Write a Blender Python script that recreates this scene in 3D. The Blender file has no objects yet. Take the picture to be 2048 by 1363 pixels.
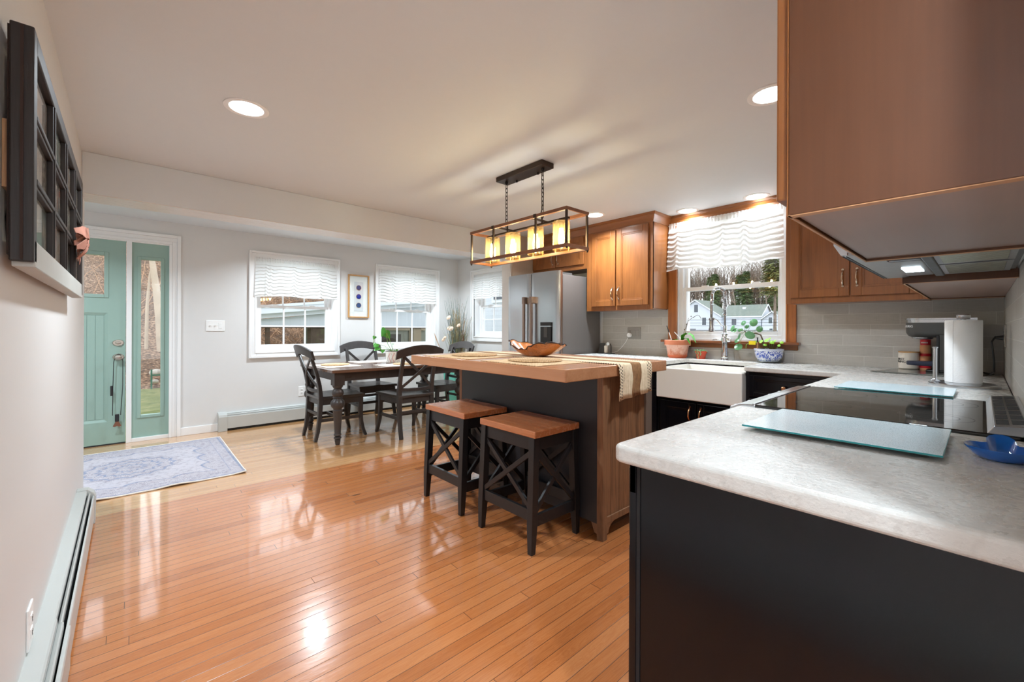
import bpy, bmesh, math, random
from mathutils import Vector, Matrix
random.seed(7)
C = bpy.context.scene.collection
SC = bpy.context.scene
PI = math.pi

# ------------------------------------------------------------------ camera
YAW = 0.735284
CAM_H = 1.19
cam_d = bpy.data.cameras.new('camera'); cam = bpy.data.objects.new('camera', cam_d); C.objects.link(cam)
cam_d.sensor_width = 36.0; cam_d.lens = 851.386 / 2048 * 36.0
cam_d.shift_y = -(681.5 - 656.995) / 2048
cam_d.clip_start = 0.02; cam_d.clip_end = 600
cam.matrix_world = (Matrix.Translation((0, 0, CAM_H)) @ Matrix.Rotation(-YAW, 4, 'Z')
                    @ Matrix.Rotation(PI / 2, 4, 'X') @ Matrix.Rotation(0.0038869, 4, 'Z'))
SC.camera = cam

# ------------------------------------------------------------------ light and exposure
SC.view_settings.view_transform = 'Standard'
SC.view_settings.look = 'None'
SC.view_settings.gamma = 1.0
SC.view_settings.use_curve_mapping = False
SC.view_settings.exposure = 0.80
try:
    SC.cycles.use_denoising = True
    SC.cycles.max_bounces = 10
    SC.cycles.diffuse_bounces = 5
    SC.cycles.glossy_bounces = 5
    SC.cycles.transparent_max_bounces = 16
    SC.cycles.transmission_bounces = 8
    SC.cycles.sample_clamp_indirect = 6.0
    SC.cycles.blur_glossy = 0.6
except Exception:
    pass

SKY = 1.5
w = bpy.data.worlds.new('sky'); SC.world = w; w.use_nodes = True
nt = w.node_tree; nt.nodes.clear()
wo = nt.nodes.new('ShaderNodeOutputWorld'); wb = nt.nodes.new('ShaderNodeBackground')
wg = nt.nodes.new('ShaderNodeTexCoord'); ws = nt.nodes.new('ShaderNodeSeparateXYZ'); wr = nt.nodes.new('ShaderNodeValToRGB')
nt.links.new(wg.outputs['Generated'], ws.inputs[0]); nt.links.new(ws.outputs['Z'], wr.inputs[0])
wr.color_ramp.elements[0].position = 0.0; wr.color_ramp.elements[0].color = (0.97, 0.98, 1.0, 1)
wr.color_ramp.elements[1].position = 0.8; wr.color_ramp.elements[1].color = (0.84, 0.91, 1.0, 1)
nt.links.new(wr.outputs[0], wb.inputs[0]); wb.inputs[1].default_value = SKY
nt.links.new(wb.outputs[0], wo.inputs[0])

CAN_W = 17.0          # each recessed lamp, watts
CAN_COL = (0.79, 0.905, 1.0)
def area_light(name, loc, rot, power, sx, sy=None, col=(1, 1, 1), shape=None, spread=PI):
    l = bpy.data.lights.new(name, 'AREA'); o = bpy.data.objects.new(name, l); C.objects.link(o)
    l.energy = power; l.color = col; l.size = sx
    l.shape = shape or ('RECTANGLE' if sy else 'DISK')
    if sy: l.size_y = sy
    l.spread = spread
    o.location = loc; o.rotation_euler = rot
    return o
# unseen fill light added behind the camera, just inside the rear opening
area_light('rear_fill_light', (2.0, -2.75, 1.35), (PI / 2 + .2, 0, PI), 300, 2.4, 1.9, (0.84, 0.93, 1.0))

# ------------------------------------------------------------------ small tools
def lin(c):
    if isinstance(c, str):
        c = tuple(int(c[i:i + 2], 16) for i in (0, 2, 4))
    return tuple(((v / 255) / 12.92 if v / 255 <= .04045 else ((v / 255 + .055) / 1.055) ** 2.4) for v in c) + (1.0,)

class NT:
    """thin wrapper to write node graphs shortly"""
    def __init__(s, name):
        s.m = bpy.data.materials.new(name); s.m.use_nodes = True
        s.t = s.m.node_tree; s.t.nodes.clear()
        s.out = s.t.nodes.new('ShaderNodeOutputMaterial')
    def n(s, typ, **kw):
        nd = s.t.nodes.new(typ)
        for k, v in kw.items():
            if k.startswith('_'): setattr(nd, k[1:], v)
            else: s.put(nd.inputs[k.replace('__', ' ')], v)
        return nd
    def put(s, sock, v):
        if hasattr(v, 'is_output') or isinstance(v, bpy.types.NodeSocket): s.t.links.new(v, sock)
        else:
            try: sock.default_value = v
            except Exception: sock.default_value = v[:3]
    def math(s, op, a, b=None, c=None):
        nd = s.t.nodes.new('ShaderNodeMath'); nd.operation = op
        s.put(nd.inputs[0], a)
        if b is not None: s.put(nd.inputs[1], b)
        if c is not None: s.put(nd.inputs[2], c)
        return nd.outputs[0]
    def ramp(s, fac, stops, interp='LINEAR'):
        nd = s.t.nodes.new('ShaderNodeValToRGB'); r = nd.color_ramp; r.interpolation = interp
        while len(r.elements) < len(stops): r.elements.new(.5)
        for e, (p, c) in zip(r.elements, stops): e.position = p; e.color = c
        s.put(nd.inputs[0], fac); return nd.outputs[0]
    def fval(s, fac, a, b, lo=0.0, hi=1.0):
        nd = s.t.nodes.new('ShaderNodeMapRange'); s.put(nd.inputs[0], fac)
        for i, v in ((1, lo), (2, hi), (3, a), (4, b)): nd.inputs[i].default_value = v
        return nd.outputs[0]
    def mix(s, fac, a, b, mode='MIX'):
        nd = s.t.nodes.new('ShaderNodeMix'); nd.data_type = 'RGBA'; nd.blend_type = mode
        s.put(nd.inputs[0], fac); s.put(nd.inputs[6], a); s.put(nd.inputs[7], b); return nd.outputs[2]
    def xyz(s, vec):
        nd = s.t.nodes.new('ShaderNodeSeparateXYZ'); s.put(nd.inputs[0], vec); return nd.outputs
    def vec(s, x, y, z):
        nd = s.t.nodes.new('ShaderNodeCombineXYZ')
        for i, v in enumerate((x, y, z)): s.put(nd.inputs[i], v)
        return nd.outputs[0]
    def obj(s): return s.t.nodes.new('ShaderNodeTexCoord').outputs['Object']
    def pos(s): return s.t.nodes.new('ShaderNodeNewGeometry').outputs['Position']
    def noise(s, vec, scale=5, detail=4, rough=.5, dist=0.0):
        nd = s.n('ShaderNodeTexNoise', Vector=vec, Scale=scale, Detail=detail, Roughness=rough, Distortion=dist)
        return nd.outputs[0]
    def scalevec(s, vec, x, y, z):
        nd = s.t.nodes.new('ShaderNodeVectorMath'); nd.operation = 'MULTIPLY'
        s.put(nd.inputs[0], vec); nd.inputs[1].default_value = (x, y, z); return nd.outputs[0]
    def bump(s, h, strength=.2, dist=.01):
        nd = s.t.nodes.new('ShaderNodeBump'); nd.inputs['Strength'].default_value = strength
        nd.inputs['Distance'].default_value = dist; s.put(nd.inputs['Height'], h); return nd.outputs[0]
    def pri(s, color, rough=.5, metal=0.0, normal=None, **kw):
        b = s.t.nodes.new('ShaderNodeBsdfPrincipled')
        s.put(b.inputs['Base Color'], color); s.put(b.inputs['Roughness'], rough); s.put(b.inputs['Metallic'], metal)
        if normal is not None: s.put(b.inputs['Normal'], normal)
        for k, v in kw.items(): s.put(b.inputs[k.replace('__', ' ')], v)
        s.t.links.new(b.outputs[0], s.out.inputs[0]); return b

def plain(name, col, rough=.5, metal=0.0, var=.04, scale=18, bump=0.0, **kw):
    """painted or plastic surface with a faint procedural unevenness"""
    n = NT(name); c = lin(col); no = n.noise(n.obj(), scale, 3)
    col2 = n.mix(no, tuple(v * (1 - var) for v in c[:3]) + (1,), tuple(min(1, v * (1 + var)) for v in c[:3]) + (1,))
    nrm = n.bump(n.noise(n.obj(), scale * 9, 2), bump, .004) if bump else None
    n.pri(col2, n.fval(no, max(0, rough - .04), rough + .04), metal, nrm, **kw); return n.m

def wood(name, dark, light, axis='Z', scale=1.0, rough=.4, coat=0.0, bump=.05, contrast=1.0):
    n = NT(name); v = n.obj()
    k = {'X': (1.2, 14, 14), 'Y': (14, 1.2, 14), 'Z': (14, 14, 1.2)}[axis]
    a = n.noise(n.scalevec(v, *[q * scale for q in k]), 1.0, 5, .55, 1.2)
    k2 = {'X': (5, 160, 160), 'Y': (160, 5, 160), 'Z': (160, 160, 5)}[axis]
    f = n.noise(n.scalevec(v, *[q * scale for q in k2]), 1.0, 2)
    blotch = n.noise(v, 3.5 * scale, 3)
    s = n.math('ADD', n.math('MULTIPLY', a, .55 * contrast), n.math('ADD', n.math('MULTIPLY', f, .25), n.math('MULTIPLY', blotch, .3)))
    col = n.ramp(s, [(.28, lin(dark)), (.78, lin(light))])
    n.pri(col, n.fval(f, rough - .05, rough + .06), 0, n.bump(f, bump, .003), Coat__Weight=coat, Coat__Roughness=.12); return n.m

def emit(name, col, strength):
    n = NT(name); e = n.n('ShaderNodeEmission', Color=lin(col), Strength=strength)
    n.t.links.new(e.outputs[0], n.out.inputs[0]); return n.m

def pane_mat(name, tint=(1, 1, 1, 1), refl=1.45, rough=0.0):
    """thin clear pane: transparent with a Fresnel reflection"""
    n = NT(name); tr = n.n('ShaderNodeBsdfTransparent', Color=tint)
    gl = n.n('ShaderNodeBsdfGlossy', Roughness=rough)
    bf = n.t.nodes.new('ShaderNodeNewGeometry').outputs['Backfacing']
    fr = n.n('ShaderNodeFresnel', IOR=n.fval(bf, refl, 1 / refl))      # same reflectance from both sides of the pane
    mx = n.t.nodes.new('ShaderNodeMixShader'); n.t.links.new(fr.outputs[0], mx.inputs[0])
    n.t.links.new(tr.outputs[0], mx.inputs[1]); n.t.links.new(gl.outputs[0], mx.inputs[2])
    n.t.links.new(mx.outputs[0], n.out.inputs[0]); return n.m

# ------------------------------------------------------------------ mesh builder
ORG = {}
class MB:
    def __init__(s): s.v = []; s.f = []
    def add(s, vs, fs):
        o = len(s.v); s.v += [tuple(p) for p in vs]; s.f += [tuple(i + o for i in f) for f in fs]; return s
    def box(s, x0, x1, y0, y1, z0, z1):
        if x0 > x1: x0, x1 = x1, x0
        if y0 > y1: y0, y1 = y1, y0
        if z0 > z1: z0, z1 = z1, z0
        return s.add([(x0, y0, z0), (x1, y0, z0), (x1, y1, z0), (x0, y1, z0), (x0, y0, z1), (x1, y0, z1), (x1, y1, z1), (x0, y1, z1)],
                     [(0, 3, 2, 1), (4, 5, 6, 7), (0, 1, 5, 4), (1, 2, 6, 5), (2, 3, 7, 6), (3, 0, 4, 7)])
    def prism(s, poly, axis, a0, a1):
        """poly: 2D points; axis X -> (y,z), Y -> (x,z), Z -> (x,y)"""
        def P(p, a): return {'X': (a, p[0], p[1]), 'Y': (p[0], a, p[1]), 'Z': (p[0], p[1], a)}[axis]
        n = len(poly); vs = [P(p, a0) for p in poly] + [P(p, a1) for p in poly]
        return s.add(vs, [tuple(range(n))[::-1], tuple(range(n, 2 * n))] + [(i, (i + 1) % n, n + (i + 1) % n, n + i) for i in range(n)])
    def ring(s, pts_rings, closed=True, caps=True):
        """bridge successive rings of equal size"""
        n = len(pts_rings[0]); vs = [p for r in pts_rings for p in r]; fs = []
        for k in range(len(pts_rings) - 1):
            for i in range(n if closed else n - 1):
                j = (i + 1) % n; fs.append((k * n + i, k * n + j, (k + 1) * n + j, (k + 1) * n + i))
        if caps: fs += [tuple(range(n))[::-1], tuple(range((len(pts_rings) - 1) * n, len(pts_rings) * n))]
        return s.add(vs, fs)
    def lathe(s, prof, c=(0, 0, 0), n=24, axis='Z', caps=True, sx=1, sy=1):
        rings = []
        for r, z in prof:
            rg = []
            for i in range(n):
                a = 2 * PI * i / n; x, y = r * math.cos(a) * sx, r * math.sin(a) * sy
                rg.append({'Z': (c[0] + x, c[1] + y, c[2] + z), 'X': (c[0] + z, c[1] + x, c[2] + y), 'Y': (c[0] + y, c[1] + z, c[2] + x)}[axis])
            rings.append(rg)
        return s.ring(rings, True, caps)
    def cyl(s, p0, p1, r, r1=None, n=16, caps=True):
        return s.tube([p0, p1], [r, r if r1 is None else r1], n, caps)
    def tube(s, pts, r, n=8, caps=True, closed=False):
        pts = [Vector(p) for p in pts]; m = len(pts)
        rs = r if isinstance(r, (list, tuple)) else [r] * m
        t0 = (pts[1] - pts[0]).normalized(); ref = Vector((0, 0, 1)) if abs(t0.z) < .9 else Vector((1, 0, 0))
        nrm = t0.cross(ref).normalized(); rings = []
        for i in range(m):
            if closed: t = (pts[(i + 1) % m] - pts[i - 1])
            else: t = pts[min(i + 1, m - 1)] - pts[max(i - 1, 0)]
            t = t.normalized() if t.length > 1e-9 else t0
            nrm = (nrm - t * nrm.dot(t)); nrm = nrm.normalized() if nrm.length > 1e-6 else t.orthogonal().normalized()
            b = t.cross(nrm)
            rings.append([pts[i] + (nrm * math.cos(2 * PI * k / n) + b * math.sin(2 * PI * k / n)) * rs[i] for k in range(n)])
        if closed: rings.append(rings[0]); caps = False
        return s.ring(rings, True, caps)
    def bar(s, pts, w, d, ref=(1, 0, 0)):
        """rectangular section swept along pts; w is measured along ref, d across it (numbers or lists)"""
        pts = [Vector(p) for p in pts]; m = len(pts); ref = Vector(ref)
        ws = w if isinstance(w, (list, tuple)) else [w] * m; ds = d if isinstance(d, (list, tuple)) else [d] * m
        rings = []
        for i in range(m):
            t = (pts[min(i + 1, m - 1)] - pts[max(i - 1, 0)]).normalized()
            u = (ref - t * ref.dot(t)).normalized(); v = t.cross(u)
            rings.append([pts[i] + u * (a * ws[i] / 2) + v * (b * ds[i] / 2) for a, b in ((-1, -1), (1, -1), (1, 1), (-1, 1))])
        return s.ring(rings)
    def grid(s, fn, nu, nv, thick=None):
        vs = [fn(i / nu, j / nv) for j in range(nv + 1) for i in range(nu + 1)]
        fs = [(j * (nu + 1) + i, j * (nu + 1) + i + 1, (j + 1) * (nu + 1) + i + 1, (j + 1) * (nu + 1) + i) for j in range(nv) for i in range(nu)]
        return s.add(vs, fs)
    def frame(s, P, u0, u1, z0, z1, w, d0, d1, wb=None, wt=None):
        """rectangular frame of width w inside the rectangle, through a mapping P(u,d,z)"""
        wb = w if wb is None else wb; wt = w if wt is None else wt
        for a in ((u0, u0 + w, z0, z1), (u1 - w, u1, z0, z1), (u0 + w, u1 - w, z0, z0 + wb), (u0 + w, u1 - w, z1 - wt, z1)):
            s.pbox(P, a[0], a[1], d0, d1, a[2], a[3])
        return s
    def pbox(s, P, u0, u1, d0, d1, z0, z1):
        a, b = P(u0, d0, z0), P(u1, d1, z1); return s.box(a[0], b[0], a[1], b[1], a[2], b[2])
    def xf(s, M):
        s.v = [tuple(M @ Vector(p)) for p in s.v]; return s
    def build(s, name, mat, parent=None, loc=None, smooth=False, bevel=0, seg=2, label=None, solid=0, ang=38):
        o_ = Vector(ORG[parent.name]) if parent is not None else Vector(loc or (0, 0, 0))
        me = bpy.data.meshes.new(name)
        me.from_pydata([tuple(Vector(p) - o_) for p in s.v], [], s.f); me.update()
        bm = bmesh.new(); bm.from_mesh(me); bmesh.ops.recalc_face_normals(bm, faces=bm.faces); bm.to_mesh(me); bm.free()
        me.materials.append(mat)
        if smooth:
            me.polygons.foreach_set('use_smooth', [True] * len(me.polygons))
            me.set_sharp_from_angle(angle=math.radians(ang))
        o = bpy.data.objects.new(name, me); C.objects.link(o)
        if parent is not None: o.parent = parent
        else: o.location = o_
        ORG[o.name] = tuple(o_)
        if solid:
            md = o.modifiers.new('thick', 'SOLIDIFY'); md.thickness = solid; md.offset = 0
        if bevel:
            md = o.modifiers.new('bevel', 'BEVEL'); md.width = bevel; md.segments = seg; md.limit_method = 'ANGLE'; md.angle_limit = math.radians(40)
        if label: o['label'] = label
        return o

def tag(o, label, cat, group=None, kind=None):
    o['label'] = label; o['category'] = cat
    if group: o['group'] = group
    if kind: o['kind'] = kind
    return o
def thing(name, label, cat, loc=(0, 0, 0), group=None):
    o = bpy.data.objects.new(name, None); C.objects.link(o); o.location = loc; o.empty_display_size = .1
    ORG[o.name] = tuple(loc); return tag(o, label, cat, group)
def structure(o, label=None, cat=None):
    o['kind'] = 'structure'
    if label: o['label'] = label
    if cat: o['category'] = cat
    return o
def root_struct(name, loc=(0, 0, 0), label=None):
    o = bpy.data.objects.new(name, None); C.objects.link(o); o.location = loc; ORG[o.name] = tuple(loc); return structure(o, label)
def dup(root, loc, rotz=0.0, label=None, group=None):
    r = root.copy(); C.objects.link(r); r.location = loc; r.rotation_euler = (0, 0, rotz); ORG[r.name] = tuple(loc)
    if label: r['label'] = label
    if group: r['group'] = group
    for ch in list(root.children):
        c = ch.copy(); C.objects.link(c); c.parent = r
        for g in ch.children:
            d = g.copy(); C.objects.link(d); d.parent = c
    return r
def text_mesh(body, size, depth=.0006):
    cu = bpy.data.curves.new('lettering', 'FONT'); cu.body = body; cu.size = size; cu.extrude = depth
    cu.align_x = 'CENTER'; cu.align_y = 'CENTER'; cu.resolution_u = 3
    o = bpy.data.objects.new('lettering', cu); C.objects.link(o)
    dg = bpy.context.evaluated_depsgraph_get(); dg.update()
    me = bpy.data.meshes.new_from_object(o.evaluated_get(dg))
    vs = [tuple(v.co) for v in me.vertices]; fs = [tuple(p.vertices) for p in me.polygons]
    bpy.data.objects.remove(o); bpy.data.curves.remove(cu); bpy.data.meshes.remove(me)
    return vs, fs

# ------------------------------------------------------------------ materials
M = {}
M['wall'] = plain('wall_paint', (218, 217, 215), .55, var=.012, bump=.04)
M['ceiling'] = plain('ceiling_paint', (217, 222, 225), .6, var=.012, bump=.05)
M['trim'] = plain('white_trim_paint', (238, 238, 237), .32, var=.01)
M['vinyl'] = plain('white_vinyl', (236, 237, 238), .35, var=.01)
M['teal'] = plain('sage_teal_paint', (150, 178, 167), .42, var=.02)
M['heater'] = plain('heater_enamel', (186, 188, 184), .35, var=.015)
M['dark_gap'] = plain('shadow_gap_black', (26, 26, 28), .7)
M['switch'] = plain('switch_plastic', (240, 240, 238), .35, var=.01)
M['greyplate'] = plain('grey_metal_plate', (150, 145, 138), .45, .3)
M['navy'] = plain('black_navy_cabinet_paint', (13, 12, 16), .2, var=.1, scale=6, Specular__IOR__Level=.32, Coat__Weight=.08, Coat__Roughness=.1)
M['black_panel'] = plain('island_black_paint', (42, 42, 46), .4, var=.08, scale=5)
M['stool_black'] = plain('stool_black_paint', (26, 24, 25), .38, var=.08)
M['espresso'] = wood('espresso_chair_wood', (42, 38, 37), (66, 61, 59), 'Z', 1.2, .36, 0, .06)
M['espresso_y'] = wood('espresso_seat_wood', (44, 40, 39), (72, 67, 64), 'Y', 1.2, .3, .1, .05)
M['tabletop'] = wood('brown_tabletop_wood', (72, 52, 42), (128, 96, 78), 'X', .9, .22, .25, .05)
M['table_leg'] = wood('espresso_table_wood', (48, 42, 41), (72, 64, 61), 'Z', 1.2, .35, 0, .06)
M['maple'] = wood('stained_maple', (108, 62, 28), (162, 100, 50), 'Z', .8, .34, .25, .03, .8)
M['maple_y'] = wood('stained_maple_rail', (108, 62, 28), (162, 100, 50), 'Y', .8, .34, .25, .03, .8)
M['maple_shaded'] = wood('stained_maple_shaded', (88, 50, 24), (112, 67, 36), 'Z', .7, .45, .1, .02, .3)  # same maple as the doors, with shade painted in as a darker tone
M['underside'] = wood('raw_cabinet_underside', (138, 112, 100), (172, 146, 133), 'X', .6, .42, 0, .02, .6)
M['edge_raw'] = plain('unfinished_ply_edge', (186, 138, 98), .5)
M['oak_casing'] = wood('oak_casing', (116, 62, 26), (186, 112, 56), 'Z', 1.3, .3, .2, .1, 1.3)
M['cherry'] = wood('cherry_butcher_block', (170, 112, 74), (212, 158, 116), 'Y', .45, .24, .3, .01, .6)
M['seat_wood'] = wood('cherry_stool_seat', (176, 106, 64), (198, 130, 86), 'Y', .35, .26, .3, .01, .3)
M['walnut'] = wood('walnut_stained_boards', (60, 42, 30), (146, 104, 72), 'Z', 2.4, .5, 0, .12, 1.6)
M['taupe'] = plain('taupe_post', (112, 96, 84), .5)
M['burl'] = wood('natural_edge_bowl_wood', (96, 46, 22), (206, 128, 66), 'X', 1.6, .28, .4, .02, 1.6)
M['bark'] = plain('dark_bark_edge', (48, 30, 22), .8, var=.3)
M['steel'] = plain('brushed_stainless', (196, 199, 203), .24, 1.0, var=.02, scale=3, Anisotropic=.5)
M['steel_d'] = plain('stainless_dark', (150, 150, 152), .3, 1.0)
M['fridge_side'] = plain('charcoal_fridge_side', (98, 92, 88), .45, .1)
M['handle_br'] = plain('bronze_grey_handle', (150, 128, 116), .3, .9)
M['chrome'] = plain('chrome', (225, 228, 232), .06, 1.0, var=.0)
M['nickel'] = plain('satin_nickel', (190, 182, 172), .28, 1.0)
M['pull'] = plain('aged_nickel_pull', (196, 176, 156), .25, 1.0)
M['copper_knob'] = plain('copper_knob', (196, 140, 100), .25, 1.0)
M['bronze'] = plain('dark_bronze_metal', (72, 60, 52), .38, .7)
M['bar_brown'] = wood('brown_wood_look_bar', (92, 56, 36), (146, 96, 64), 'Y', 1.5, .4, 0, .04)
M['chain'] = plain('blackened_chain', (44, 40, 38), .4, .8)
M['blackglass'] = plain('black_ceramic_glass', (22, 21, 20), .03, var=.02, Specular__IOR__Level=.75)
M['black_pl'] = plain('black_plastic', (30, 30, 31), .4)
M['grey_pl'] = plain('charcoal_plastic', (72, 71, 69), .38)
M['white_pl'] = plain('white_plastic', (240, 240, 240), .4)
M['porcelain'] = plain('white_fireclay', (236, 233, 226), .12, var=.01, Coat__Weight=.4, Coat__Roughness=.05)
M['paper'] = plain('paper_towel', (243, 243, 243), .9, var=.01, bump=.35)
M['terracotta'] = plain('terracotta', (196, 116, 82), .8, var=.1, scale=30)
M['saucer'] = plain('terracotta_saucer', (204, 104, 66), .7, var=.08)
M['red_pot'] = plain('orange_red_plastic_pot', (200, 76, 46), .45)
M['soil'] = plain('potting_soil', (58, 44, 34), .95, var=.4, scale=120)
M['leaf'] = plain('fresh_green_leaf', (74, 150, 52), .35, var=.2, scale=30, Subsurface__Weight=0.0)
M['leaf_d'] = plain('deep_green_leaf', (92, 146, 96), .3, var=.25, scale=30)
M['leaf_l'] = plain('lime_green_leaf', (140, 196, 50), .4, var=.15, scale=30)
M['leaf_g'] = plain('string_of_pearls_green', (126, 174, 120), .5, var=.2, scale=60)
M['orchid_leaf'] = plain('orchid_leaf', (66, 152, 26), .28, var=.12, scale=12)
M['stem'] = plain('brown_stem', (92, 74, 58), .6)
M['stem_g'] = plain('green_stem', (120, 160, 70), .5)
M['yellow'] = plain('yellow_tag', (240, 214, 30), .5)
M['clear_pl'] = pane_mat('clear_plastic', (.9, .92, .92, 1), 1.4, .05)
M['glass'] = pane_mat('window_glass', (.97, .985, .98, 1), 1.5)
def m_amber():
    n = NT('amber_seeded_glass'); v = n.obj()
    seed = n.n('ShaderNodeTexVoronoi', Vector=v, Scale=160.0).outputs['Distance']
    tr = n.n('ShaderNodeBsdfTransparent', Color=lin((255, 240, 208))); tl = n.n('ShaderNodeBsdfTranslucent', Color=lin((255, 206, 130)))
    gl = n.n('ShaderNodeBsdfGlossy', Roughness=.05)
    m1 = n.t.nodes.new('ShaderNodeMixShader'); n.put(m1.inputs[0], n.fval(seed, .13, .05, .05, .3))
    n.t.links.new(tr.outputs[0], m1.inputs[1]); n.t.links.new(tl.outputs[0], m1.inputs[2])
    m2 = n.t.nodes.new('ShaderNodeMixShader'); m2.inputs[0].default_value = .06
    n.t.links.new(m1.outputs[0], m2.inputs[1]); n.t.links.new(gl.outputs[0], m2.inputs[2])
    n.t.links.new(m2.outputs[0], n.out.inputs[0]); return n.m
M['old_glass'] = pane_mat('thin_old_glass', (.96, .96, .95, 1), 1.15)
M['amber'] = m_amber()
M['bulb'] = emit('warm_bulb', (228, 240, 255), 95)
M['can_lens'] = emit('lit_lamp_lens', (255, 252, 246), 9)
M['hood_lens'] = emit('lit_hood_lens', (226, 246, 255), 12)
M['cord'] = plain('black_cord', (28, 28, 28), .5)
M['wire_w'] = plain('white_cord', (226, 226, 222), .5)
M['teal_metal'] = plain('turquoise_enamel', (104, 196, 176), .4)
M['cobalt'] = plain('cobalt_glaze', (28, 104, 196), .08, var=.3, scale=14, Coat__Weight=.8, Coat__Roughness=.04)
M['mug'] = plain('cream_stoneware', (232, 222, 208), .4)
M['lid_wood'] = wood('bamboo_lid', (186, 138, 88), (216, 172, 122), 'X', 2, .5)
M['red_label'] = plain('red_label', (214, 34, 52), .35)
M['peach_label'] = plain('peach_label', (236, 172, 126), .4, var=.12, scale=40)
M['ink'] = plain('black_ink', (40, 34, 36), .6)
M['white_ink'] = plain('white_ink', (228, 228, 226), .5)
M['gold_frame'] = wood('light_oak_frame', (176, 126, 70), (214, 166, 108), 'Z', 2, .35)
M['mat_white'] = plain('mat_board', (244, 243, 242), .7, var=.008)
M['mat_grey'] = plain('grey_paper', (222, 222, 226), .8, var=.01)
M['agate1'] = plain('deep_blue_agate', (24, 66, 128), .2, var=.5, scale=40)
M['agate2'] = plain('royal_blue_agate', (22, 58, 160), .2, var=.35, scale=40)
M['agate3'] = plain('teal_blue_agate', (20, 72, 130), .2, var=.45, scale=40)
M['gold_rim'] = plain('gilt_rim', (190, 150, 80), .35, .8)
M['sash_dark'] = wood('dark_old_sash_wood', (18, 12, 10), (40, 28, 22), 'Z', 1.6, .5, 0, .1)
M['sash_grey'] = plain('whitewashed_rail', (176, 176, 170), .55, var=.12, scale=10, bump=.1)
M['wedge'] = wood('pale_wood_block', (150, 108, 70), (190, 146, 104), 'Z', 2, .6)
M['bow'] = plain('dusty_pink_ribbon', (164, 112, 94), .9, var=.15, scale=40)
M['leash'] = plain('black_strap', (30, 30, 34), .6)
M['tassel'] = plain('brown_leather_tassel', (122, 78, 58), .6)
M['filter'] = plain('aluminium_filter', (170, 166, 150), .35, .9, var=.25, scale=60)
M['teal_dark'] = plain('door_seal_black', (40, 42, 44), .6)

def m_glassboard():
    n = NT('frosted_aqua_glass'); v = n.pos()
    sp = n.noise(v, 420, 2); big = n.noise(n.scalevec(v, 5, 9, 5), 1, 3)
    c = n.mix(big, lin((186, 216, 226)), lin((228, 238, 243)))
    n.pri(c, n.fval(sp, .16, .42), 0, n.bump(sp, .35, .003), Coat__Weight=.5, Coat__Roughness=.1); return n.m
M['glassboard'] = m_glassboard()
M['glass_edge'] = plain('aqua_glass_edge', (44, 160, 166), .15)
M['smokeboard'] = plain('smoked_glass_board', (112, 112, 106), .12)

def m_floor(name, dark, mid, light, wdt, gap, rough, seed, tone=1.0):
    n = NT(name); x, y, z = n.xyz(n.pos())
    v = n.math('DIVIDE', n.math('ADD', y, 40 + seed), wdt); row = n.math('FLOOR', v); fv = n.math('FRACT', v)
    wn = n.n('ShaderNodeTexWhiteNoise', _noise_dimensions='1D', W=row).outputs['Value']
    u = n.math('DIVIDE', n.math('ADD', x, n.math('MULTIPLY', wn, 7.3)), 2.1); pl = n.math('FLOOR', u); fu = n.math('FRACT', u)
    idn = n.n('ShaderNodeTexWhiteNoise', _noise_dimensions='2D', Vector=n.vec(row, pl, 0)).outputs['Value']
    gv = n.vec(n.math('ADD', n.math('MULTIPLY', x, 2.0), n.math('MULTIPLY', idn, 60)), n.math('MULTIPLY', y, 26), n.math('MULTIPLY', idn, 9))
    g = n.noise(gv, 1.0, 5, .55, 1.6)
    rings = n.math('FRACT', n.math('MULTIPLY', g, 9))
    f = n.noise(n.vec(n.math('MULTIPLY', x, 9), n.math('MULTIPLY', y, 420), idn), 1, 2)
    s = n.math('ADD', n.math('MULTIPLY', n.math('POWER', idn, .6), .34), n.math('ADD', n.math('MULTIPLY', g, .24), n.math('ADD', n.math('MULTIPLY', rings, .14), n.math('MULTIPLY', f, .32))))
    col = n.ramp(s, [(.05, lin(dark)), (.5, lin(mid)), (.98, lin(light))])
    kn = n.n('ShaderNodeTexVoronoi', Vector=n.vec(n.math('MULTIPLY', x, 1.1), n.math('MULTIPLY', y, 3.1), 0), Scale=1.0).outputs['Distance']
    col = n.mix(n.fval(kn, .75, 0, .015, .05), col, lin((70, 30, 14)))
    e = n.math('MULTIPLY', n.math('MINIMUM', fv, n.math('SUBTRACT', 1, fv)), wdt)
    eu = n.math('MULTIPLY', n.math('MINIMUM', fu, n.math('SUBTRACT', 1, fu)), 2.1)
    gapm = n.fval(n.math('MINIMUM', e, eu), 1, 0, gap * .3, gap)
    col = n.mix(n.math('MULTIPLY', gapm, .85), col, lin((48, 20, 8)))
    wav = n.noise(n.vec(n.math('MULTIPLY', x, 8), n.math('MULTIPLY', y, 22), 0), 1, 4, .6)
    h = n.math('ADD', n.math('MULTIPLY', wav, .5), n.math('ADD', n.math('MULTIPLY', f, .05), n.math('MULTIPLY', gapm, -.5)))
    h = n.math('ADD', h, n.math('MULTIPLY', idn, .12))
    n.pri(col, n.fval(wav, rough * .8, rough * 1.25), 0, n.bump(h, .26, .006), Coat__Weight=1.0, Coat__Roughness=.06, Coat__IOR=1.6, Specular__IOR__Level=.6); return n.m
M['floor'] = m_floor('red_oak_boards', (122, 62, 26), (182, 110, 60), (210, 142, 90), .0575, .0016, .22, 0)
M['floor2'] = m_floor('pale_oak_boards', (156, 102, 58), (198, 146, 96), (220, 176, 128), .057, .0009, .24, .021)

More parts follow.
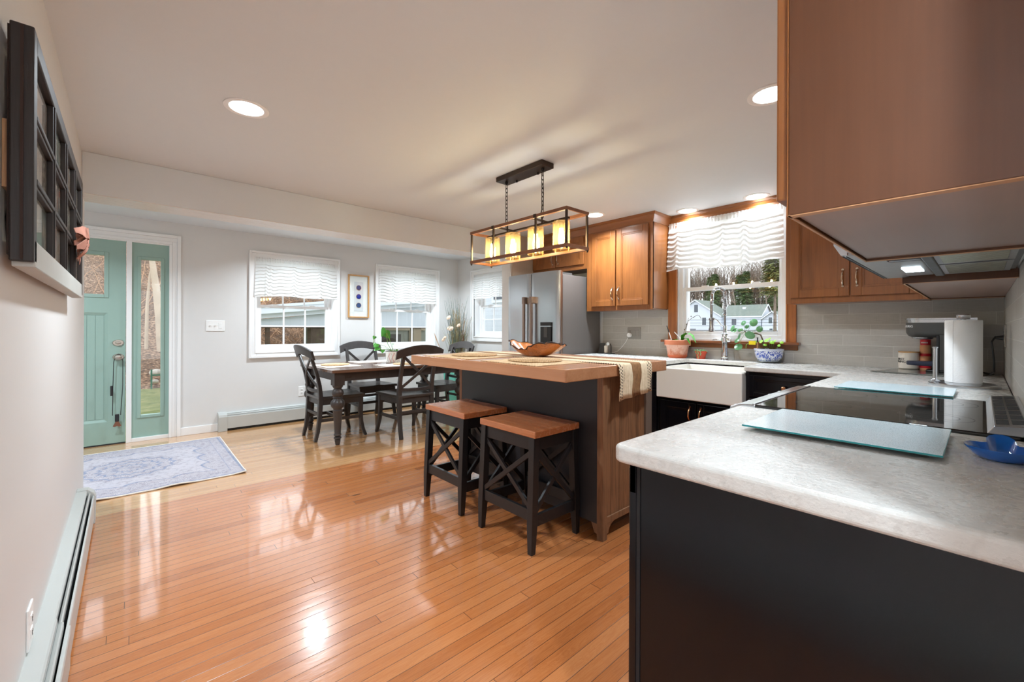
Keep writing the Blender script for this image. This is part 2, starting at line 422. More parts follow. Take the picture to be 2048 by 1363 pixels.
def m_stone():
    n = NT('white_leathered_stone'); v = n.pos()
    a = n.noise(n.scalevec(v, 2.2, 3.2, 2.2), 1, 6, .6, 1.5); vein = n.math('ABSOLUTE', n.math('SUBTRACT', n.noise(n.scalevec(v, 1.6, 4.2, 3), 1, 5, .55, 2.2), .5))
    col = n.mix(a, lin((200, 198, 193)), lin((211, 209, 204)))
    col = n.mix(n.fval(vein, .14, 0, .0, .04), col, lin((150, 142, 134)))
    sp = n.noise(v, 90, 4, .6); sp2 = n.noise(v, 26, 4, .6)
    h = n.math('ADD', sp, sp2)
    n.pri(col, n.fval(sp2, .2, .36), 0, n.bump(h, .34, .004), Specular__IOR__Level=.6); return n.m
M['stone'] = m_stone()

def m_tile(name, hor):
    n = NT(name); x, y, z = n.xyz(n.pos()); u = y if hor == 'Y' else x
    H, L = .0795, .455
    v = n.math('DIVIDE', n.math('SUBTRACT', z, .914 - .0795 * 10), H); row = n.math('FLOOR', v); fv = n.math('FRACT', v)
    uu = n.math('ADD', n.math('DIVIDE', n.math('ADD', u, 20.06), L), n.math('MULTIPLY', row, .36)); fu = n.math('FRACT', uu); pl = n.math('FLOOR', uu)
    idn = n.n('ShaderNodeTexWhiteNoise', _noise_dimensions='2D', Vector=n.vec(row, pl, 0)).outputs['Value']
    linen = n.noise(n.vec(n.math('MULTIPLY', u, 14), n.math('MULTIPLY', z, 420), idn), 1, 3, .6)
    weft = n.noise(n.vec(n.math('MULTIPLY', u, 420), n.math('MULTIPLY', z, 20), idn), 1, 2)
    t = n.math('ADD', n.math('MULTIPLY', linen, .6), n.math('ADD', n.math('MULTIPLY', weft, .25), n.math('MULTIPLY', idn, .15)))
    col = n.ramp(t, [(.25, lin((166, 161, 153))), (.75, lin((194, 190, 183)))])
    e = n.math('MINIMUM', n.math('MULTIPLY', n.math('MINIMUM', fv, n.math('SUBTRACT', 1, fv)), H), n.math('MULTIPLY', n.math('MINIMUM', fu, n.math('SUBTRACT', 1, fu)), L))
    g = n.fval(e, 1, 0, .0009, .0017)
    col = n.mix(g, col, lin((208, 205, 198)))
    n.pri(col, .36, 0, n.bump(n.math('SUBTRACT', n.math('MULTIPLY', linen, .3), g), .3, .002)); return n.m
M['tile_c'] = m_tile('linen_tile_sink_wall', 'Y'); M['tile_d'] = m_tile('linen_tile_stove_wall', 'X')

def m_curtain():
    n = NT('white_gauze'); x, y, z = n.xyz(n.obj())
    wv = n.noise(n.scalevec(n.obj(), 260, 260, 260), 1, 2)
    c = n.mix(wv, lin((236, 236, 234)), lin((250, 250, 249)))
    d = n.n('ShaderNodeBsdfDiffuse', Color=c); tl = n.n('ShaderNodeBsdfTranslucent', Color=c); tp = n.n('ShaderNodeBsdfTransparent', Color=(1, 1, 1, 1))
    m1 = n.t.nodes.new('ShaderNodeMixShader'); m1.inputs[0].default_value = .42
    n.t.links.new(d.outputs[0], m1.inputs[1]); n.t.links.new(tl.outputs[0], m1.inputs[2])
    m2 = n.t.nodes.new('ShaderNodeMixShader'); m2.inputs[0].default_value = .05
    n.t.links.new(m1.outputs[0], m2.inputs[1]); n.t.links.new(tp.outputs[0], m2.inputs[2])
    n.t.links.new(m2.outputs[0], n.out.inputs[0]); return n.m
M['curtain'] = m_curtain()

def m_rug():
    n = NT('faded_medallion_rug'); x, y, z = n.xyz(n.obj())
    HX, HY = .72, .735
    ax, ay = n.math('ABSOLUTE', x), n.math('ABSOLUTE', y)
    dx, dy = n.math('SUBTRACT', HX, ax), n.math('SUBTRACT', HY, ay); edge = n.math('MINIMUM', dx, dy)
    fine = n.noise(n.obj(), 70, 3, .7); spk = n.n('ShaderNodeTexVoronoi', Vector=n.obj(), Scale=46.0).outputs['Distance']
    fl = n.n('ShaderNodeTexVoronoi', Vector=n.obj(), Scale=17.0).outputs['Distance']
    petal = n.math('ADD', n.math('SINE', n.math('MULTIPLY', fl, 46)), n.math('MULTIPLY', fine, 1.2))
    r = n.math('SQRT', n.math('ADD', n.math('POWER', n.math('DIVIDE', x, .36), 2), n.math('POWER', n.math('DIVIDE', y, .36), 2)))
    ang = n.math('ARCTAN2', y, x)
    scal = n.math('ADD', r, n.math('MULTIPLY', n.math('ABSOLUTE', n.math('SINE', n.math('MULTIPLY', ang, 8))), .09))
    base = n.mix(n.noise(n.obj(), 5, 3), lin((172, 170, 180)), lin((192, 184, 187)))
    blue, grey = lin((112, 128, 156)), lin((120, 112, 122))
    pat = n.fval(petal, 0, 1, .5, 1.7)
    med = n.math('MULTIPLY', n.fval(scal, 1, 0, .98, 1.02), pat)
    rings = n.math('MULTIPLY', n.fval(scal, 1, 0, .98, 1.0), n.fval(n.math('SINE', n.math('MULTIPLY', scal, 24)), 0, .7, .55, .9))
    # field border with scallops
    bw = n.math('ADD', edge, n.math('MULTIPLY', n.math('ABSOLUTE', n.math('SINE', n.math('MULTIPLY', n.math('ADD', x, y), 11))), -.06))
    bor = n.math('MULTIPLY', n.fval(bw, 1, 0, .19, .21), pat)
    line = n.fval(n.math('ABSOLUTE', n.math('SUBTRACT', bw, .2)), 1, 0, .006, .012)
    line2 = n.fval(n.math('ABSOLUTE', n.math('SUBTRACT', edge, .02)), 1, 0, .006, .01)
    line3 = n.fval(n.math('ABSOLUTE', n.math('SUBTRACT', edge, .10)), .6, 0, .002, .005)
    c = n.mix(n.math('MULTIPLY', med, .75), base, grey); c = n.mix(rings, c, blue)
    c = n.mix(n.math('MULTIPLY', bor, .65), c, grey)
    c = n.mix(n.math('MULTIPLY', n.math('MULTIPLY', n.math('ADD', line, n.math('ADD', line2, line3)), .9), n.fval(fine, .25, 1, .35, .6)), c, blue)
    c = n.mix(n.math('MULTIPLY', n.fval(n.noise(n.obj(), 26, 5, .75), 0, .45, .5, .62), 1), c, grey)
    c = n.mix(n.math('MULTIPLY', n.fval(spk, .5, 0, .0, .25), n.fval(fine, 0, .7, .4, .6)), c, lin((138, 120, 136)))
    n.pri(c, .95, 0, n.bump(fine, .3, .003)); return n.m
M['rug'] = m_rug()
M['rug_back'] = plain('rug_binding', (226, 220, 210), .9)

def weave(name, a, b, scale=300, rough=.9, b_str=.5):
    n = NT(name); x, y, z = n.xyz(n.obj())
    s = n.math('MULTIPLY', n.math('SINE', n.math('MULTIPLY', x, scale)), n.math('SINE', n.math('MULTIPLY', y, scale)))
    no = n.noise(n.obj(), 40, 4, .7)
    t = n.math('ADD', n.math('MULTIPLY', s, .25), no)
    n.pri(n.ramp(t, [(.25, lin(a)), (.75, lin(b))]), rough, 0, n.bump(t, b_str, .003)); return n.m
M['jute'] = weave('natural_jute', (174, 138, 96), (220, 190, 150), 420)
M['burlap'] = weave('burlap', (184, 152, 112), (224, 196, 158), 500)
M['linen_w'] = weave('cream_cotton', (212, 200, 184), (240, 232, 222), 520, .9, .3)
M['runner_br'] = weave('brown_hemp', (122, 84, 50), (164, 120, 78), 500)
M['runner_cr'] = weave('cream_runner', (214, 188, 150), (240, 220, 190), 520)

def m_holes():
    n = NT('openwork_cream'); x, y, z = n.xyz(n.obj())
    p = .017
    fx = n.math('SUBTRACT', n.math('FRACT', n.math('DIVIDE', x, p)), .5)
    row = n.math('FLOOR', n.math('DIVIDE', x, p)); sft = n.math('MULTIPLY', row, .5)
    s = n.math('SUBTRACT', y, z)      # runs along the cloth, over the edge and down
    fy = n.math('SUBTRACT', n.math('FRACT', n.math('ADD', n.math('DIVIDE', s, p), sft)), .5)
    d = n.math('SQRT', n.math('ADD', n.math('POWER', fx, 2), n.math('POWER', fy, 2)))
    no = n.noise(n.obj(), 60, 3)
    c = n.mix(no, lin((216, 190, 152)), lin((238, 218, 188)))
    c = n.mix(n.fval(d, 1, 0, .24, .3), c, lin((56, 38, 26)))
    n.pri(c, .9, 0, n.bump(n.math('ADD', no, n.fval(d, -1, 0, .2, .32)), .4, .003)); return n.m
M['openwork'] = m_holes()

def m_bluewhite():
    n = NT('blue_white_porcelain'); v = n.obj(); x, y, z = n.xyz(v)
    dist = n.noise(v, 30, 2)
    vo = n.n('ShaderNodeTexVoronoi', Vector=n.scalevec(v, 1, 1, 1.2), Scale=22.0).outputs['Distance']
    a = n.noise(v, 40, 3, .6, 2.5)
    m = n.math('MULTIPLY', n.fval(a, 0, 1, .49, .53), n.fval(z, 1, 0, .098, .102))
    m = n.math('MULTIPLY', m, n.fval(z, 0, 1, .012, .018))
    big = n.fval(vo, 1, 0, .28, .32)
    big = n.math('MULTIPLY', big, n.math('MULTIPLY', n.fval(z, 0, 1, .03, .035), n.fval(z, 1, 0, .08, .085)))
    rim = n.math('MULTIPLY', n.fval(z, 0, .3, .104, .106), 1)
    mm = n.math('MAXIMUM', n.math('MAXIMUM', m, n.math('MULTIPLY', big, .8)), rim)
    c = n.mix(mm, lin((226, 230, 238)), lin((38, 70, 168)))
    n.pri(c, .12, 0, None, Coat__Weight=.5, Coat__Roughness=.05); return n.m
M['bluewhite'] = m_bluewhite()

def m_terra():
    n = NT('salted_terracotta'); v = n.obj(); x, y, z = n.xyz(v)
    a = n.noise(v, 14, 5, .65); s = n.noise(v, 90, 3)
    f = n.math('ADD', a, n.math('MULTIPLY', n.fval(z, -.25, .12, .0, .12), 1))
    c = n.ramp(f, [(.3, lin((196, 118, 86))), (.52, lin((222, 178, 158)))])
    c = n.mix(n.fval(s, 0, .7, .62, .7), c, lin((176, 96, 64)))
    n.pri(c, .85, 0, n.bump(s, .2, .002)); return n.m
M['salt_terra'] = m_terra()

def m_print(seed, tones):
    n = NT('faded_photo_print_%s' % 'abcd'[seed]); v = n.obj()
    a = n.noise(n.scalevec(v, 1, 7, 4), 1.6 + seed * .3, 3, .5, .8 + seed)
    c = n.ramp(n.math('ADD', a, n.math('MULTIPLY', n.noise(v, 30, 3), .2)), [(.34 + .09 * i, lin(t)) for i, t in enumerate(tones)])
    n.pri(c, .35); return n.m
M['print0'] = m_print(0, [(58, 52, 46), (146, 110, 84), (196, 182, 160), (120, 128, 120)])
M['print1'] = m_print(1, [(70, 60, 52), (176, 84, 50), (204, 190, 172), (86, 92, 96)])
M['print2'] = m_print(2, [(44, 54, 70), (112, 126, 146), (198, 190, 178), (150, 120, 96)])
M['print3'] = m_print(3, [(50, 56, 44), (120, 124, 92), (206, 196, 178), (94, 70, 56)])

# outdoors
def m_hill():
    n = NT('leaf_litter_hill'); v = n.pos()
    a = n.noise(v, .35, 5, .6); b = n.noise(v, 9, 6, .7); vo = n.n('ShaderNodeTexVoronoi', Vector=v, Scale=14.0).outputs['Distance']
    t = n.math('ADD', n.math('MULTIPLY', b, .75), n.math('MULTIPLY', vo, .35))
    c = n.ramp(t, [(.34, lin((44, 32, 25))), (.5, lin((112, 84, 62))), (.60, lin((150, 116, 90))), (.74, lin((200, 168, 138)))])
    c = n.mix(n.fval(a, .75, 0, .3, .52), c, lin((62, 46, 36)))
    n.pri(c, .95, 0, n.bump(t, .8, .15)); return n.m
M['hill'] = m_hill()
def m_lawn():
    n = NT('spring_lawn'); v = n.pos(); a = n.noise(v, 5, 5, .7); b = n.noise(v, 60, 4, .7)
    c = n.ramp(n.math('ADD', n.math('MULTIPLY', a, .6), n.math('MULTIPLY', b, .45)), [(.32, lin((66, 80, 36))), (.52, lin((112, 122, 62))), (.7, lin((160, 148, 100)))])
    n.pri(c, .95, 0, n.bump(b, .6, .03)); return n.m
M['lawn'] = m_lawn()
def m_bark():
    n = NT('tree_bark'); v = n.obj(); a = n.noise(n.scalevec(v, 6, 6, 1.2), 1, 5, .65)
    n.pri(n.ramp(a, [(.3, lin((84, 70, 60))), (.7, lin((158, 142, 128)))]), .9, 0, n.bump(a, .5, .03)); return n.m
M['treebark'] = m_bark()
M['pale_trunk'] = plain('weathered_dead_trunk', (190, 172, 152), .85, var=.25, scale=4)
M['twig'] = plain('grey_brown_twig', (120, 90, 66), .9, var=.3)
M['twig_pale'] = plain('pale_twig', (176, 140, 110), .9, var=.3)
M['soffit'] = None
M['needle'] = plain('pine_needles', (104, 128, 78), .9, var=.45, scale=6)
M['needle2'] = plain('olive_needles', (128, 132, 74), .9, var=.45, scale=6)
M['rock'] = plain('pale_fieldstone', (190, 182, 172), .9, var=.2, scale=5, bump=.3)
M['green_post'] = plain('green_stake', (32, 104, 84), .6)
def m_siding(name, col, ax, pitch, dark=.62):
    n = NT(name); p = n.xyz(n.pos()); q = {'X': p[0], 'Y': p[1], 'Z': p[2]}[ax]
    f = n.math('FRACT', n.math('DIVIDE', n.math('ADD', q, 50), pitch)); c = lin(col)
    g = n.fval(f, 1, 0, .0, .08)
    cc = n.mix(g, c, tuple(v * dark for v in c[:3]) + (1,))
    n.pri(n.mix(n.noise(n.pos(), 2, 3), cc, tuple(v * .94 for v in c[:3]) + (1,)), .6, 0, n.bump(f, .3, .02)); return n.m
M['vert_siding'] = m_siding('white_vertical_siding', (214, 220, 230), 'X', .2, .85)
M['clap'] = m_siding('white_clapboard', (216, 222, 232), 'Z', .125, .45)  # dark band per board paints the shadow line under its lap
M['clap_far'] = m_siding('far_white_clapboard', (212, 218, 230), 'Z', .2, .8)
M['fascia'] = plain('white_fascia_board', (226, 232, 242), .5)
M['shingle'] = plain('grey_green_shingle', (122, 130, 122), .9, var=.2, scale=2)
M['post_brown'] = wood('dark_brown_post', (58, 46, 38), (92, 76, 62), 'Z', 1, .8)
M['beige_post'] = plain('beige_post', (150, 136, 116), .7)
M['garage_grey'] = plain('garage_grey_wall', (126, 128, 118), .7, var=.06)
M['dark_open'] = plain('dark_doorway', (64, 58, 52), .8)
M['dark_pane'] = plain('dark_house_glass', (74, 82, 94), .15)
M['brick'] = plain('brick_red', (158, 96, 78), .9, var=.2, scale=9)
M['road_grey'] = plain('weathered_grey_fence', (120, 122, 128), .9, var=.15, scale=2)
M['yard'] = plain('dull_ground', (150, 148, 138), .95, var=.2, scale=.4)

def m_soffit():
    n = NT('textured_gloss_white'); v = n.pos(); a = n.noise(n.scalevec(v, 9, 26, 9), 1, 5, .65, 1.0)
    n.pri(lin((224, 221, 216)), .22, 0, n.bump(a, .5, .012)); return n.m
M['soffit'] = m_soffit()

# ------------------------------------------------------------------ room shell
XA, YB, XC, YD, ZH = -.22, 5.902, 4.113, -.097, 2.329
WT = .18
def wall(name, axis, p0, p1, u0, u1, holes=(), z1=ZH, mat='wall', z0=0.0):
    """wall slab between planes p0,p1; u range along it; holes (u0,u1,z0,z1)"""
    mb = MB(); cuts = sorted({u0, u1} | {h[0] for h in holes} | {h[1] for h in holes})
    for a, b in zip(cuts, cuts[1:]):
        segs = [(z0, z1)]
        for h in holes:
            if h[0] <= a + 1e-6 and h[1] >= b - 1e-6:
                new = []
                for s, e in segs:
                    if h[2] > s: new.append((s, min(e, h[2])))
                    if h[3] < e: new.append((max(s, h[3]), e))
                segs = new
        for s, e in segs:
            if axis == 'Y': mb.box(a, b, p0, p1, s, e)
            else: mb.box(p0, p1, a, b, s, e)
    return structure(mb.build(name, M[mat]))

structure(MB().box(XA - .12, XC, -2.8, 3.73, -.12, 0).build('floor', M['floor']), 'glossy red oak strip floor of the kitchen', 'floor')
structure(MB().box(-1.6, XC, 3.73, YB + .02, -.12, 0).build('floor_dining', M['floor2']), 'pale oak strip floor of the dining end', 'floor')
structure(MB().box(-1.7, XC + WT, -2.9, YB + WT, ZH, ZH + .12).build('ceiling', M['ceiling']), 'smooth white ceiling', 'ceiling')
structure(MB().box(XA, XC, 3.905, 4.16, 2.060, ZH).build('trim_beam', M['ceiling'], bevel=.004), 'white dropped beam between kitchen and dining end', 'beam')
structure(MB().box(XA, XC, 3.906, 4.159, 2.056, 2.0605).build('trim_soffit', M['soffit']), 'glossy textured underside of the dropped beam', 'soffit')
wall('wall_left', 'X', XA - .12, XA, -2.8, 4.16)
wall('wall_entry', 'X', -1.7, -1.6, 4.0, YB)
wall('wall_entry_near', 'Y', 4.04, 4.16, -1.6, XA - .12)
W1 = (1.155, 2.085, .893, 2.045); W2 = (2.735, 3.66, .893, 2.045)
DOOR = (-.99, .36, 0, 2.10)
wall('wall_far', 'Y', YB, YB + WT, -1.6, XC + WT, (DOOR, W1, W2))
W3 = (4.50, 5.44, 1.063, 2.043); W4 = (1.098, 2.069, 1.085, 2.25)
wall('wall_right', 'X', XC, XC + WT, YD - .12, YB, (W3, W4))
wall('wall_stove', 'Y', YD - .12, YD, .70, XC)
wall('wall_stub', 'Y', 3.82, 3.965, 3.42, XC)
REAR = (.0, 2.5, .35, 2.15)  # unseen opening, added so light enters from behind the camera
wall('wall_rear', 'Y', -2.92, -2.8, XA - .12, XC, (REAR,))
wall('wall_rear_right', 'X', XC, XC + .12, -2.8, YD - .12)
# tile
structure(MB().box(XC - .008, XC, YD, 1.031, .914, 1.40).box(XC - .008, XC, 1.031, 2.153, .914, 1.022).box(XC - .008, XC, 2.153, 2.965, .914, 1.40).build('wall_tile_right', M['tile_c']), 'grey linen-textured tile behind the sink', 'tile')
structure(MB().box(.86, XC - .008, YD, YD + .008, .914, 1.56).build('wall_tile_stove', M['tile_d']), 'grey linen-textured tile behind the range', 'tile')
# baseboards
structure(MB().box(.437, .776, YB - .014, YB, 0, .088).build('baseboard_far', M['trim'], bevel=.003), 'white baseboard beside the entry door', 'baseboard')

# ------------------------------------------------------------------ windows
PB = lambda u, d, z: (u, YB + d, z)          # d positive = into the wall
PC = lambda u, d, z: (XC + d, u, z)
def window(name, label, P, H, trim, muntin, rail, depth=.135, casing=True, frame_w=.035):
    u0, u1, z0, z1 = H
    ctr = P((u0 + u1) / 2, 0, z0)
    R = root_struct(name, ctr, label); R['category'] = 'window'
    if casing:
        a, b, c, d = trim
        mb = MB().frame(P, a, b, c, d, .026, -.028, 0, .026, .026)
        mb.frame(P, a + .026, b - .026, c + .026, d - .026, min(.05, u0 - a - .026 if u0 - a > .04 else .02) + .004, -.016, 0, z0 - c - .022, d - z1 - .022)
        mb.frame(P, u0 - .012, u1 + .012, z0 - .012, z1 + .012, .012, -.022, 0)
        mb.build('casing', M['trim'], R, bevel=.003)
    # jamb liner
    MB().frame(P, u0, u1, z0, z1, .012, 0.0, WT, .014, .012).build('jamb', M['vinyl'], R)
    MB().frame(P, u0 + .012, u1 - .012, z0 + .014, z1 - .012, frame_w, depth - .04, WT).build('window_frame', M['vinyl'], R, bevel=.002)
    a, b, c, d = u0 + .012 + frame_w * .5, u1 - .012 - frame_w * .5, z0 + .014 + frame_w * .5, z1 - .012 - frame_w * .5
    st = .05
    lo = MB().frame(P, a, b, c, rail + .018, st, depth - .03, depth + .004, .055, .036)
    up = MB().frame(P, a, b, rail - .018, d, st, depth + .006, depth + .036, .034, .05)
    if muntin:
        for k in (1, 2):
            u = a + st + (b - a - 2 * st) * k / 3
            lo.pbox(P, u - .009, u + .009, depth - .022, depth - .006, c + .055, rail - .018)
            up.pbox(P, u - .009, u + .009, depth + .012, depth + .028, rail + .016, d - .05)
        zm = (c + .055 + rail - .018) / 2
        lo.pbox(P, a + st, b - st, depth - .021, depth - .007, zm - .009, zm + .009)
        zm = (d - .05 + rail + .016) / 2
        up.pbox(P, a + st, b - st, depth + .013, depth + .027, zm - .009, zm + .009)
    lo.build('lower_sash', M['vinyl'], R, bevel=.002); up.build('upper_sash', M['vinyl'], R, bevel=.002)
    MB().pbox(P, a + st - .006, b - st + .006, depth - .005, depth - .003, c + .05, rail - .012).build('glass_pane', M['glass'], R)
    MB().pbox(P, a + st - .006, b - st + .006, depth + .03, depth + .032, rail + .012, d - .045).build('glass_pane', M['glass'], R)
    lk = MB()
    for t in (.25, .75):
        u = a + (b - a) * t; lk.pbox(P, u - .03, u + .03, depth - .02, depth + .01, rail + .018, rail + .03)
    lk.build('sash_lock', M['white_pl'] if muntin else M['vinyl'], R)
    return R
window('window_1', 'double-hung window nearest the entry door', PB, W1, (1.08, 2.155, .823, 2.12), True, 1.458)
window('window_2', 'double-hung window behind the dining table', PB, W2, (2.66, 3.738, .823, 2.12), True, 1.458)
window('window_3', 'double-hung window beside the refrigerator wall', PC, W3, (4.42, 5.52, .993, 2.115), True, 1.54)
WIN4 = window('window_4', 'window with oak casing over the sink', PC, W4, None, False, 1.587, .06, False, .04)
cs = MB()
cs.box(XC - .022, XC, 2.069, 2.153, 1.085, 2.25).box(XC - .022, XC, 1.031, 1.098, 1.085, 2.25)
cs.box(XC - .03, XC - .004, 2.060, 2.075, 1.085, 2.25).box(XC - .03, XC - .004, 1.092, 1.106, 1.085, 2.25)
cs.build('oak_casing', M['oak_casing'], WIN4, bevel=.003)
MB().box(XC - .07, XC + .06, 1.0, 2.21, 1.062, 1.086).build('oak_stool', wood('oak_sill', (96, 52, 26), (150, 86, 46), 'Y', 1, .25, .3), WIN4, bevel=.006)
MB().box(XC - .018, XC, 1.02, 2.185, 1.02, 1.062).build('oak_apron', M['maple_y'], WIN4, bevel=.003)

def valance(name, label, P, u0, u1, z0, z1, off, seed, tucks=10, sag=.02, drop=.0, rodmat='white_pl'):
    rnd = random.Random(seed)
    ph = [rnd.uniform(0, 6.28) for _ in range(8)]
    seams = sorted(rnd.uniform(.1, .9) for _ in range(4))
    def fn(i, j):
        u = u0 + (u1 - u0) * i; t = j
        fl = (i - .5) * .03 * t * (1 if seed % 2 else .6)                 # hem flares slightly
        wob = .22 * math.sin(i * 17 + ph[0]) + .12 * math.sin(i * 33 + ph[1]) + .18 * math.sin(i * 11 + ph[2] + t * 2)
        for s in seams: wob += .35 * math.exp(-((i - s) / .018) ** 2) - .18 * math.exp(-((i - s - .05) / .03) ** 2)
        zz = z1 - (z1 - z0) * t + drop * (i - .5) * t - sag * .4 * math.sin(i * 9 + ph[3]) * t * t
        hd = .12
        if t < hd:
            d = .006 * math.sin(i * 210 + ph[4]) * (1 - t / hd * .5)
        else:
            x = (t - hd) / (1 - hd) * tucks + wob * min(1, (t - hd) * 4); f = x - math.floor(x)
            d = .004 + .016 * (f ** 1.5 if f < .86 else (1 - f) / .14)
        big = .014 * math.sin(i * 15 + ph[5]) * t + .010 * math.sin(i * 31 + ph[6]) * t
        for s in seams: big += .016 * math.exp(-((i - s) / .012) ** 2) * t
        return P(u + fl, -(off + d + big + .012 * t), zz)
    root = thing(name, label, 'curtain', P((u0 + u1) / 2, -off, z1), 'gathered white valances')
    MB().grid(fn, 170, 130).build('gathered_cloth', M['curtain'], root, smooth=True, ang=180)
    MB().tube([P(u0 - .01, -(off - .004), z1 - .022), P(u1 + .01, -(off - .004), z1 - .022)], .006, 8).build('curtain_rod', M['white_pl'], root)
    return root
valance('window_valance', 'white ruched valance on the window nearest the entry door', PB, 1.15, 2.10, 1.575, 2.05, .016, 1)
valance('window_valance', 'white ruched valance on the window behind the dining table', PB, 2.71, 3.655, 1.578, 2.05, .016, 2)
valance('window_valance', 'white ruched valance on the window left of the refrigerator', PC, 4.52, 5.44, 1.655, 2.045, .016, 4)
valance('window_valance', 'white ruched valance over the sink window, under the wooden crown', PC, 1.125, 2.137, 1.775, 2.256, .03, 3, 9, .03)

# ------------------------------------------------------------------ entry door with sidelight
DR = root_struct('door_1', (-.3, YB, 0), 'sage green entry door with a matching sidelight'); DR['category'] = 'door'
yd = YB + .02
mb = MB()
mb.box(.337, .363, YB - .02, YB, 0, 2.084).box(.363, .405, YB - .013, YB, 0, 2.112).box(.405, .437, YB - .028, YB, 0, 2.185)
mb.box(-1.06, .405, YB - .028, YB, 2.153, 2.185).box(-1.06, .437, YB - .013, YB, 2.112, 2.153).box(-1.06, .363, YB - .02, YB, 2.085, 2.112)
mb.box(-1.07, -.97, YB - .02, YB, 0, 2.112)
mb.build('door_casing', M['trim'], DR, bevel=.003)
MB().box(-.006, .037, YB - .004, YB + .10, .0, 2.09).box(-.97, -.935, YB, YB + .1, 0, 2.09).box(-.97, .36, YB, YB + .1, 2.072, 2.10).box(.337, .36, YB, YB + .1, 0, 2.09).box(.037, .337, YB - .002, YB + .1, 0, .038).build('door_frame', M['trim'], DR, bevel=.002)
# slab built around the light opening and the recessed plank panel
LX0, LX1, LZ0, LZ1 = -.775, -.167, 1.516, 1.916
PX0, PX1, PZ0, PZ1 = -.80, -.143, .234, 1.336
S0, S1 = -.933, -.009
mb = MB(); cuts = [(S0, S1, .013, PZ0), (S0, PX0, PZ0, PZ1), (PX1, S1, PZ0, PZ1), (S0, S1, PZ1, LZ0), (S0, LX0, LZ0, LZ1), (LX1, S1, LZ0, LZ1), (S0, S1, LZ1, 2.079)]
for a, b, c, d in cuts: mb.box(a, b, yd, yd + .045, c, d)
mb.build('door_slab', M['teal'], DR)
mb = MB()
def bevel_ring(mb, x0, x1, z0, z1, wd, y0, y1):
    """sloped moulding from the door face y0 in to y1"""
    o = [(x0, y0, z0), (x1, y0, z0), (x1, y0, z1), (x0, y0, z1)]
    i = [(x0 + wd, y1, z0 + wd), (x1 - wd, y1, z0 + wd), (x1 - wd, y1, z1 - wd), (x0 + wd, y1, z1 - wd)]
    mb.add(o + i, [(k, (k + 1) % 4, 4 + (k + 1) % 4, 4 + k) for k in range(4)])
bevel_ring(mb, PX0, PX1, PZ0, PZ1, .03, yd, yd + .014)
g = .0617; x = PX1 - .03
while x > PX0 + .04:
    a = max(x - g + .003, PX0 + .03); mb.box(a, x, yd + .010, yd + .04, PZ0 + .03, PZ1 - .03); x -= g
mb.box(PX0 + .03, PX1 - .03, yd + .016, yd + .042, PZ0 + .03, PZ1 - .03)
mb.build('plank_panel', M['teal'], DR)
MB().frame(lambda u, d, z: (u, yd + d, z), LX0 - .03, LX1 + .03, LZ0 - .03, LZ1 + .03, .034, -.008, .05).build('light_frame', M['teal'], DR, bevel=.003)
MB().box(LX0, LX1, yd + .02, yd + .024, LZ0, LZ1).build('door_glass', M['glass'], DR)
MB().box(S0, S1, yd - .004, yd + .05, 0, .012).build('door_sweep', M['teal_dark'], DR)
def oval_knob(name, x, z, rx, rz, deep):
    k = MB().lathe([(1, 0), (1, .006), (.86, .012)], (x, yd, z), 28, 'Y')
    k.v = [(x + (p[0] - x) * rx, yd - abs(p[1] - yd), z + (p[2] - z) * rz) for p in k.v]
    k.build(name, M['nickel'], DR, smooth=True)
    h = MB().lathe([(.011, 0), (.011, .02), (.024, .03), (.028, .042), (.022, .054), (.004, .058)], (0, 0, 0), 24, 'Y')
    h.v = [(x + p[0] * (1.25 if deep else .8), yd - .010 - p[1] * (1 if deep else .4), z + p[2] * (.85 if deep else .55)) for p in h.v]
    h.build('door_knob' if deep else 'deadbolt_turn', M['nickel'], DR, smooth=True)
oval_knob('deadbolt_plate', -.066, 1.031, .045, .033, False)
oval_knob('knob_plate', -.064, .886, .045, .034, True)
# sidelight
GX0, GX1, GZ0, GZ1 = .107, .271, .267, 1.905
mb = MB()
for a, b, c, d in ((.037, GX0, .038, 2.072), (GX1, .337, .038, 2.072), (GX0, GX1, .038, GZ0), (GX0, GX1, GZ1, 2.072)): mb.box(a, b, yd + .005, yd + .045, c, d)
mb.build('sidelight_panel', M['teal'], DR)
MB().frame(lambda u, d, z: (u, yd + d, z), GX0 - .028, GX1 + .028, GZ0 - .028, GZ1 + .028, .03, -.004, .05).build('sidelight_frame', M['teal'], DR, bevel=.003)
MB().box(GX0, GX1, yd + .022, yd + .026, GZ0, GZ1).build('sidelight_glass', M['glass'], DR)
# strap hanging from the knob
t = thing('door_strap', 'long black strap looped over the entry door knob', 'strap', (-.06, yd - .03, .885))
ys = yd - .048
MB().tube([(-.105, ys, .30), (-.103, ys, .60), (-.098, ys, .84), (-.085, ys, .905), (-.064, ys, .918), (-.043, ys, .905), (-.030, ys, .84), (-.030, ys, .60), (-.045, ys, .30)], .0035, 6).build('strap_loop', M['leash'], t, smooth=True)
MB().box(-.123, -.105, ys - .008, ys + .004, .50, .60).build('buckle', M['black_pl'], t, bevel=.003)
MB().box(-.088, -.056, ys - .006, ys + .006, .235, .31).build('wrapped_end', M['leash'], t, bevel=.004)
MB().prism([(-.083, .235), (-.06, .235), (-.04, .19), (-.055, .183), (-.072, .192), (-.09, .183), (-.104, .19)], 'Y', ys - .004, ys + .004).build('leather_tassel', M['tassel'], t)

